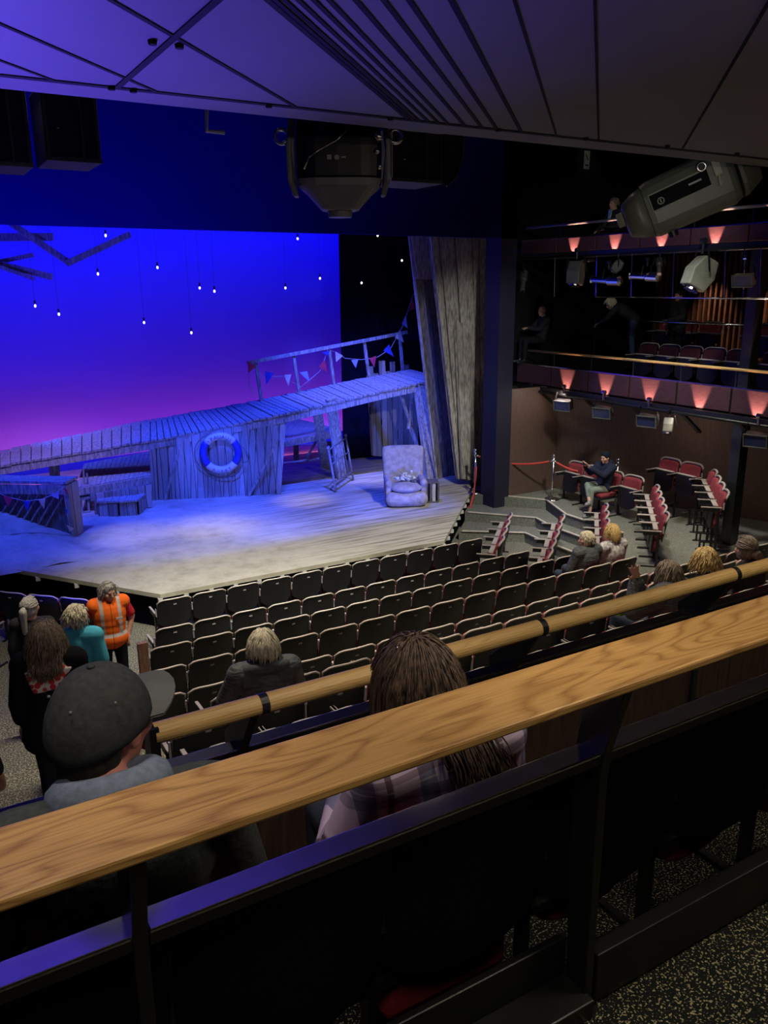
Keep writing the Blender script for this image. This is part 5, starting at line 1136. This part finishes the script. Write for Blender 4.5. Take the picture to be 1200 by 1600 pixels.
locks(t, [(0.02, -.05, 1.52), (.01, -.125, 1.43), (.0, -.165, 1.36), (-.01, -.175, 1.29)], H_BROWN, 300, .042, .0045, .010, 32)
# 7. silver-blonde person in grey quilted jacket seated left of centre
M_JKT = mat('grey_quilted_jacket', (.07, .08, .085), .7, var=.25, scale=14, bump=.6, stretch=(1, 1, 4)); M_SLATE = cloth('slate_collar', (.075, .085, .09), 30)
J = J_(SIT, hyaw=-12, hpitch=4, elL=(-.30, .2, .74), elR=(.29, .2, .74), head=(.01, .16, 1.19), shL=(-.2, .1, .99), shR=(.2, .1, .99)); t, H = person('person with silver-blonde hair and grey jacket seated alone beyond the handrail', (2.12, 5.40, 1.36), R_(-8), J, top='quilted_jacket', top_mat=M_JKT, leg_mat=cloth('dark_jeans', (.05, .06, .09)), vox=.013, td=.04, k=1.12)
hair(t, H, 'bob', H_WHITE, n=380, length=.13, r=.0065, wave=.004, seed=12, puff=1.14)
m = MB(); nk = V3(J['neck']); m.torus(nk+Vector((0, -.02, -.04)), .13, .035, Matrix.Rotation(R_(-20), 3, 'X') @ Matrix.Diagonal((1.4, 1, 1.3)), 30, 10); m.slab([nk+Vector(p) for p in ((-.22, -.13, -.03), (.22, -.13, -.03), (.20, -.15, -.14), (-.20, -.15, -.14))], (0, .04, 0)); m.build('hood_collar', M_SLATE, t, remesh=.013)
# 8-9. pair in the fourth row
J = J_(SIT, hyaw=62, hpitch=-4); t, H = person('person with short blonde hair looking left, grey puffer coat, seated by the side seats', (8.50, 8.36, .40), 0, J, top='puffer_coat', top_mat=M_JKT, leg_mat=cloth('dark_jeans', (.05, .06, .09)), vox=.012, td=.04, k=1.1)
hair(t, H, 'short', H_WHITE, n=200, length=.08, r=.008, seed=13, front=.4, puff=1.08)
J = J_(SIT, hyaw=-15, head=(0, .17, 1.20)); t, H = person('person with straight golden bob and white patterned coat at the row end', (9.04, 8.36, .40), 0, J, top='patterned_coat', top_mat=mat('white_grey_pattern', (.55, .54, .52), .9, var=.3, scale=22, col2=(.12, .12, .15)), leg_mat=cloth('dark_jeans', (.05, .06, .09)), vox=.013, td=.04, k=1.05)
hair(t, H, 'bob', H_BLOND, n=320, length=.17, r=.0055, seed=14, puff=1.12)
# 10-12. trio at the right beyond the rail
J = J_(SIT, hyaw=-30, hpitch=-6, head=(.06, .22, 1.0), neck=(.02, .16, .92), chest=(-.04, .12, .78), shL=(-.25, .14, .85), shR=(.13, .12, .88), elL=(-.42, .20, .78), wrL=(-.34, .25, 1.03), elR=(.22, .2, .62), pelvis=(0, .18, .54))
t, H = person('person raising one hand, brown hair and dark grey quilted coat, seated beyond the handrail', (5.60, 4.40, 1.75), R_(6), J, top='quilted_coat', top_mat=mat('dark_ribbed_coat', (.05, .055, .055), .7, var=.3, scale=9, bump=.8, stretch=(2, 2, 14)), leg_mat=cloth('dark_jeans', (.05, .06, .09)), vox=.009, td=.045, k=1.2, sleeve=.92, hand_kw={'L': dict(curl=.15, spread=.5, fwd=(-.35, .1, 1), roll=R_(80))})
hair(t, H, 'short', H_BROWN, n=300, length=.12, r=.007, seed=15, front=.4, puff=1.12)
J = J_(SIT, hyaw=-35, hpitch=-10, head=(0, .22, 1.03), neck=(0, .16, .94), shL=(-.17, .12, .88), shR=(.17, .12, .88), chest=(0, .12, .8)); t, H = person('person with light curly blonde hair leaning in, middle of the trio beyond the rail', (6.14, 4.42, 1.75), 0, J, top='dark_top', top_mat=cloth('charcoal_top', (.03, .03, .035)), vox=.012, leg_mat=cloth('dark_jeans', (.05, .06, .09)))
hair(t, H, 'short', H_BLOND, n=420, length=.12, r=.008, wave=.012, seed=16, front=.5, puff=1.15)
J = J_(SIT, hyaw=-10, head=(0, .20, 1.06), neck=(0, .15, .95), shL=(-.17, .12, .88), shR=(.17, .12, .88), chest=(0, .12, .8)); t, H = person('person with brown hair in a loose bun, rightmost of the trio beyond the rail', (6.68, 4.42, 1.75), 0, J, top='dark_top', top_mat=cloth('charcoal_top', (.03, .03, .035)), vox=.012, leg_mat=cloth('dark_jeans', (.05, .06, .09)))
hair(t, H, 'pony', H_BROWN, n=240, length=.14, r=.007, seed=17, puff=1.1)
m = MB(); m.ell(H @ Vector((.02, -.13, -.02)), (.055, .045, .05)); m.ell(H @ Vector((.06, -.13, -.05)), (.04, .035, .035)); m.build('hair_bun', H_BROWN, t, remesh=.01)
# 13. phone user
J = J_(SIT, hyaw=8, hpitch=-5, knL=(-.08, .58, .56), knR=(.06, .56, .64), anR=(-.12, .66, .34), toR=(-.16, .78, .30), elR=(.18, .38, .86), wrR=(.05, .66, 1.06), elL=(-.20, .40, .86), wrL=(-.06, .66, 1.04))
t, H = person('person in dark beanie and navy hoodie with crossed legs, holding up a phone', (12.42, 11.88, STG), R_(90), J, top='hoodie', top_mat=cloth('navy_fleece', (.02, .025, .05)), sleeve=.93, leg_mat=cloth('sage_green_trousers', (.20, .24, .20)), leg_len=.72, shoes=mat('grey_trainer', (.25, .23, .24), .8), vox=.009, td=.03, k=1.08,
              hand_kw={'R': dict(curl=.6, fwd=(-.1, .4, .6)), 'L': dict(curl=.6, fwd=(.1, .4, .6))})
m = MB(); R3 = H.to_3x3(); m.ell(H @ Vector((0, -.024, .045)), (.088, .100, .092), R3, 20, 12); m.cap(H @ Vector((0, -.08, -.01)), H @ Vector((0, -.07, -.06)), .05, .04); m.build('beanie', cloth('dark_navy_knit', (.012, .014, .025), 50), t, remesh=.01)
m = MB(); m.ell(V3(J['neck'])+Vector((0, -.07, -.0)), (.12, .07, .07)); m.build('hood', MATS['navy_fleece'], t, remesh=.012)
q = Matrix.Rotation(R_(90), 3, 'Z') @ Vector((0, .745, 1.17)); m = MB(); m.box((-.005, -.038, -.075), (.005, .038, .075)); o = m.build('phone', MD_, bevel=.003); o.location = Vector((12.42, 11.88, STG))+q; o.rotation_euler = (0, R_(-12), 0); tag(o, 'black phone held up by the person in the beanie', 'phone')
# 14-17. gallery people
J = J_(SIT, hyaw=20, hpitch=-4, elL=(-.2, .3, .78), wrL=(-.08, .52, .80), elR=(.22, .3, .76), wrR=(.06, .5, .78)); gp = at_x(845, 486, 12.95)
t, H = person('person with shaved head and dark jumper sitting at the left end of the lower gallery', (13.1, gp.y-.1, gp.z-1.17), R_(75), J, top='jumper', top_mat=cloth('charcoal_top', (.03, .03, .035)), vox=.011, leg_mat=cloth('black_trousers', (.015, .015, .02)))
J = J_(STAND, pelvis=(0, 0, .92), waist=(0, .12, 1.02), chest=(0, .28, 1.12), neck=(0, .42, 1.2), head=(0, .52, 1.24), shL=(-.17, .38, 1.15), shR=(.17, .38, 1.15), elL=(-.24, .55, .95), elR=(.24, .55, .95), wrL=(-.15, .72, .84), wrR=(.15, .72, .84), hpitch=-35)
gp = at_x(992, 470, 14.2); t, H = person('person with blonde hair bending forward over seats in the lower gallery', (gp.x-.3, gp.y-.3, 3.6), R_(40), J, top='dark_top', top_mat=cloth('charcoal_top', (.03, .03, .035)), vox=.012, leg_mat=cloth('mid_blue_jeans', (.05, .08, .15)))
hair(t, H, 'bob', H_WHITE, n=160, length=.14, r=.008, seed=20, puff=1.1)
gp = at_x(1062, 462, 14.5); J = J_(STAND, elL=(-.25, .1, 1.1), wrL=(-.2, .36, 1.02), hyaw=10)
t, H = person('person in black jacket standing at the thin rail in the lower gallery', (14.5, gp.y, gp.z-1.54), R_(80), J, top='jacket', top_mat=cloth('charcoal_top', (.03, .03, .035)), td=.035, k=1.15, vox=.012, leg_mat=cloth('black_trousers', (.015, .015, .02)))
hair(t, H, 'short', H_BLACK, n=120, length=.06, r=.008, seed=21)
gp = at_x(964, 316, 13.4); J = J_(SIT, hyaw=10)
t, H = person('small distant person with pale collar sitting in the dark upper gallery', (13.5, gp.y, gp.z-1.2), R_(80), J, top='dark_top', top_mat=cloth('charcoal_top', (.03, .03, .035)), vox=.012, leg_mat=cloth('black_trousers', (.015, .015, .02)))
hair(t, H, 'short', H_BROWN, n=120, length=.06, r=.008, seed=22)
m = MB(); m.slab([V3(J['neck'])+Vector(p) for p in ((-.06, .09, .0), (.06, .09, 0), (.03, .12, -.22), (-.03, .12, -.22))], (0, .02, 0)); m.build('pale_shirt_front', mat('pale_blue_shirt', (.35, .45, .6), .8), t)
# 18. figure cut by the left edge
J = J_(STAND); t, H = person('person almost wholly cut off by the left edge, only jeans and hand showing', (-.07, 4.72, 1.75), R_(-30), J, top='dark_top', top_mat=cloth('charcoal_top', (.03, .03, .035)), leg_mat=cloth('mid_blue_jeans', (.05, .08, .15)), shoes=mat('tan_boot', (.45, .2, .08), .7), vox=.012)
hair(t, H, 'short', H_BROWN, n=120, length=.06, r=.008, seed=23)
# small things by the trio
m = MB(); m.box((-.10, -.05, 0), (.10, .06, .07)); p = Vector((5.25, 4.75, 2.42)); o = m.build('green_bag', mat('lime_green_fabric', (.3, .55, .08), .7), bevel=.02); o.location = p; tag(o, 'bit of lime green bag beside the person raising a hand', 'bag')
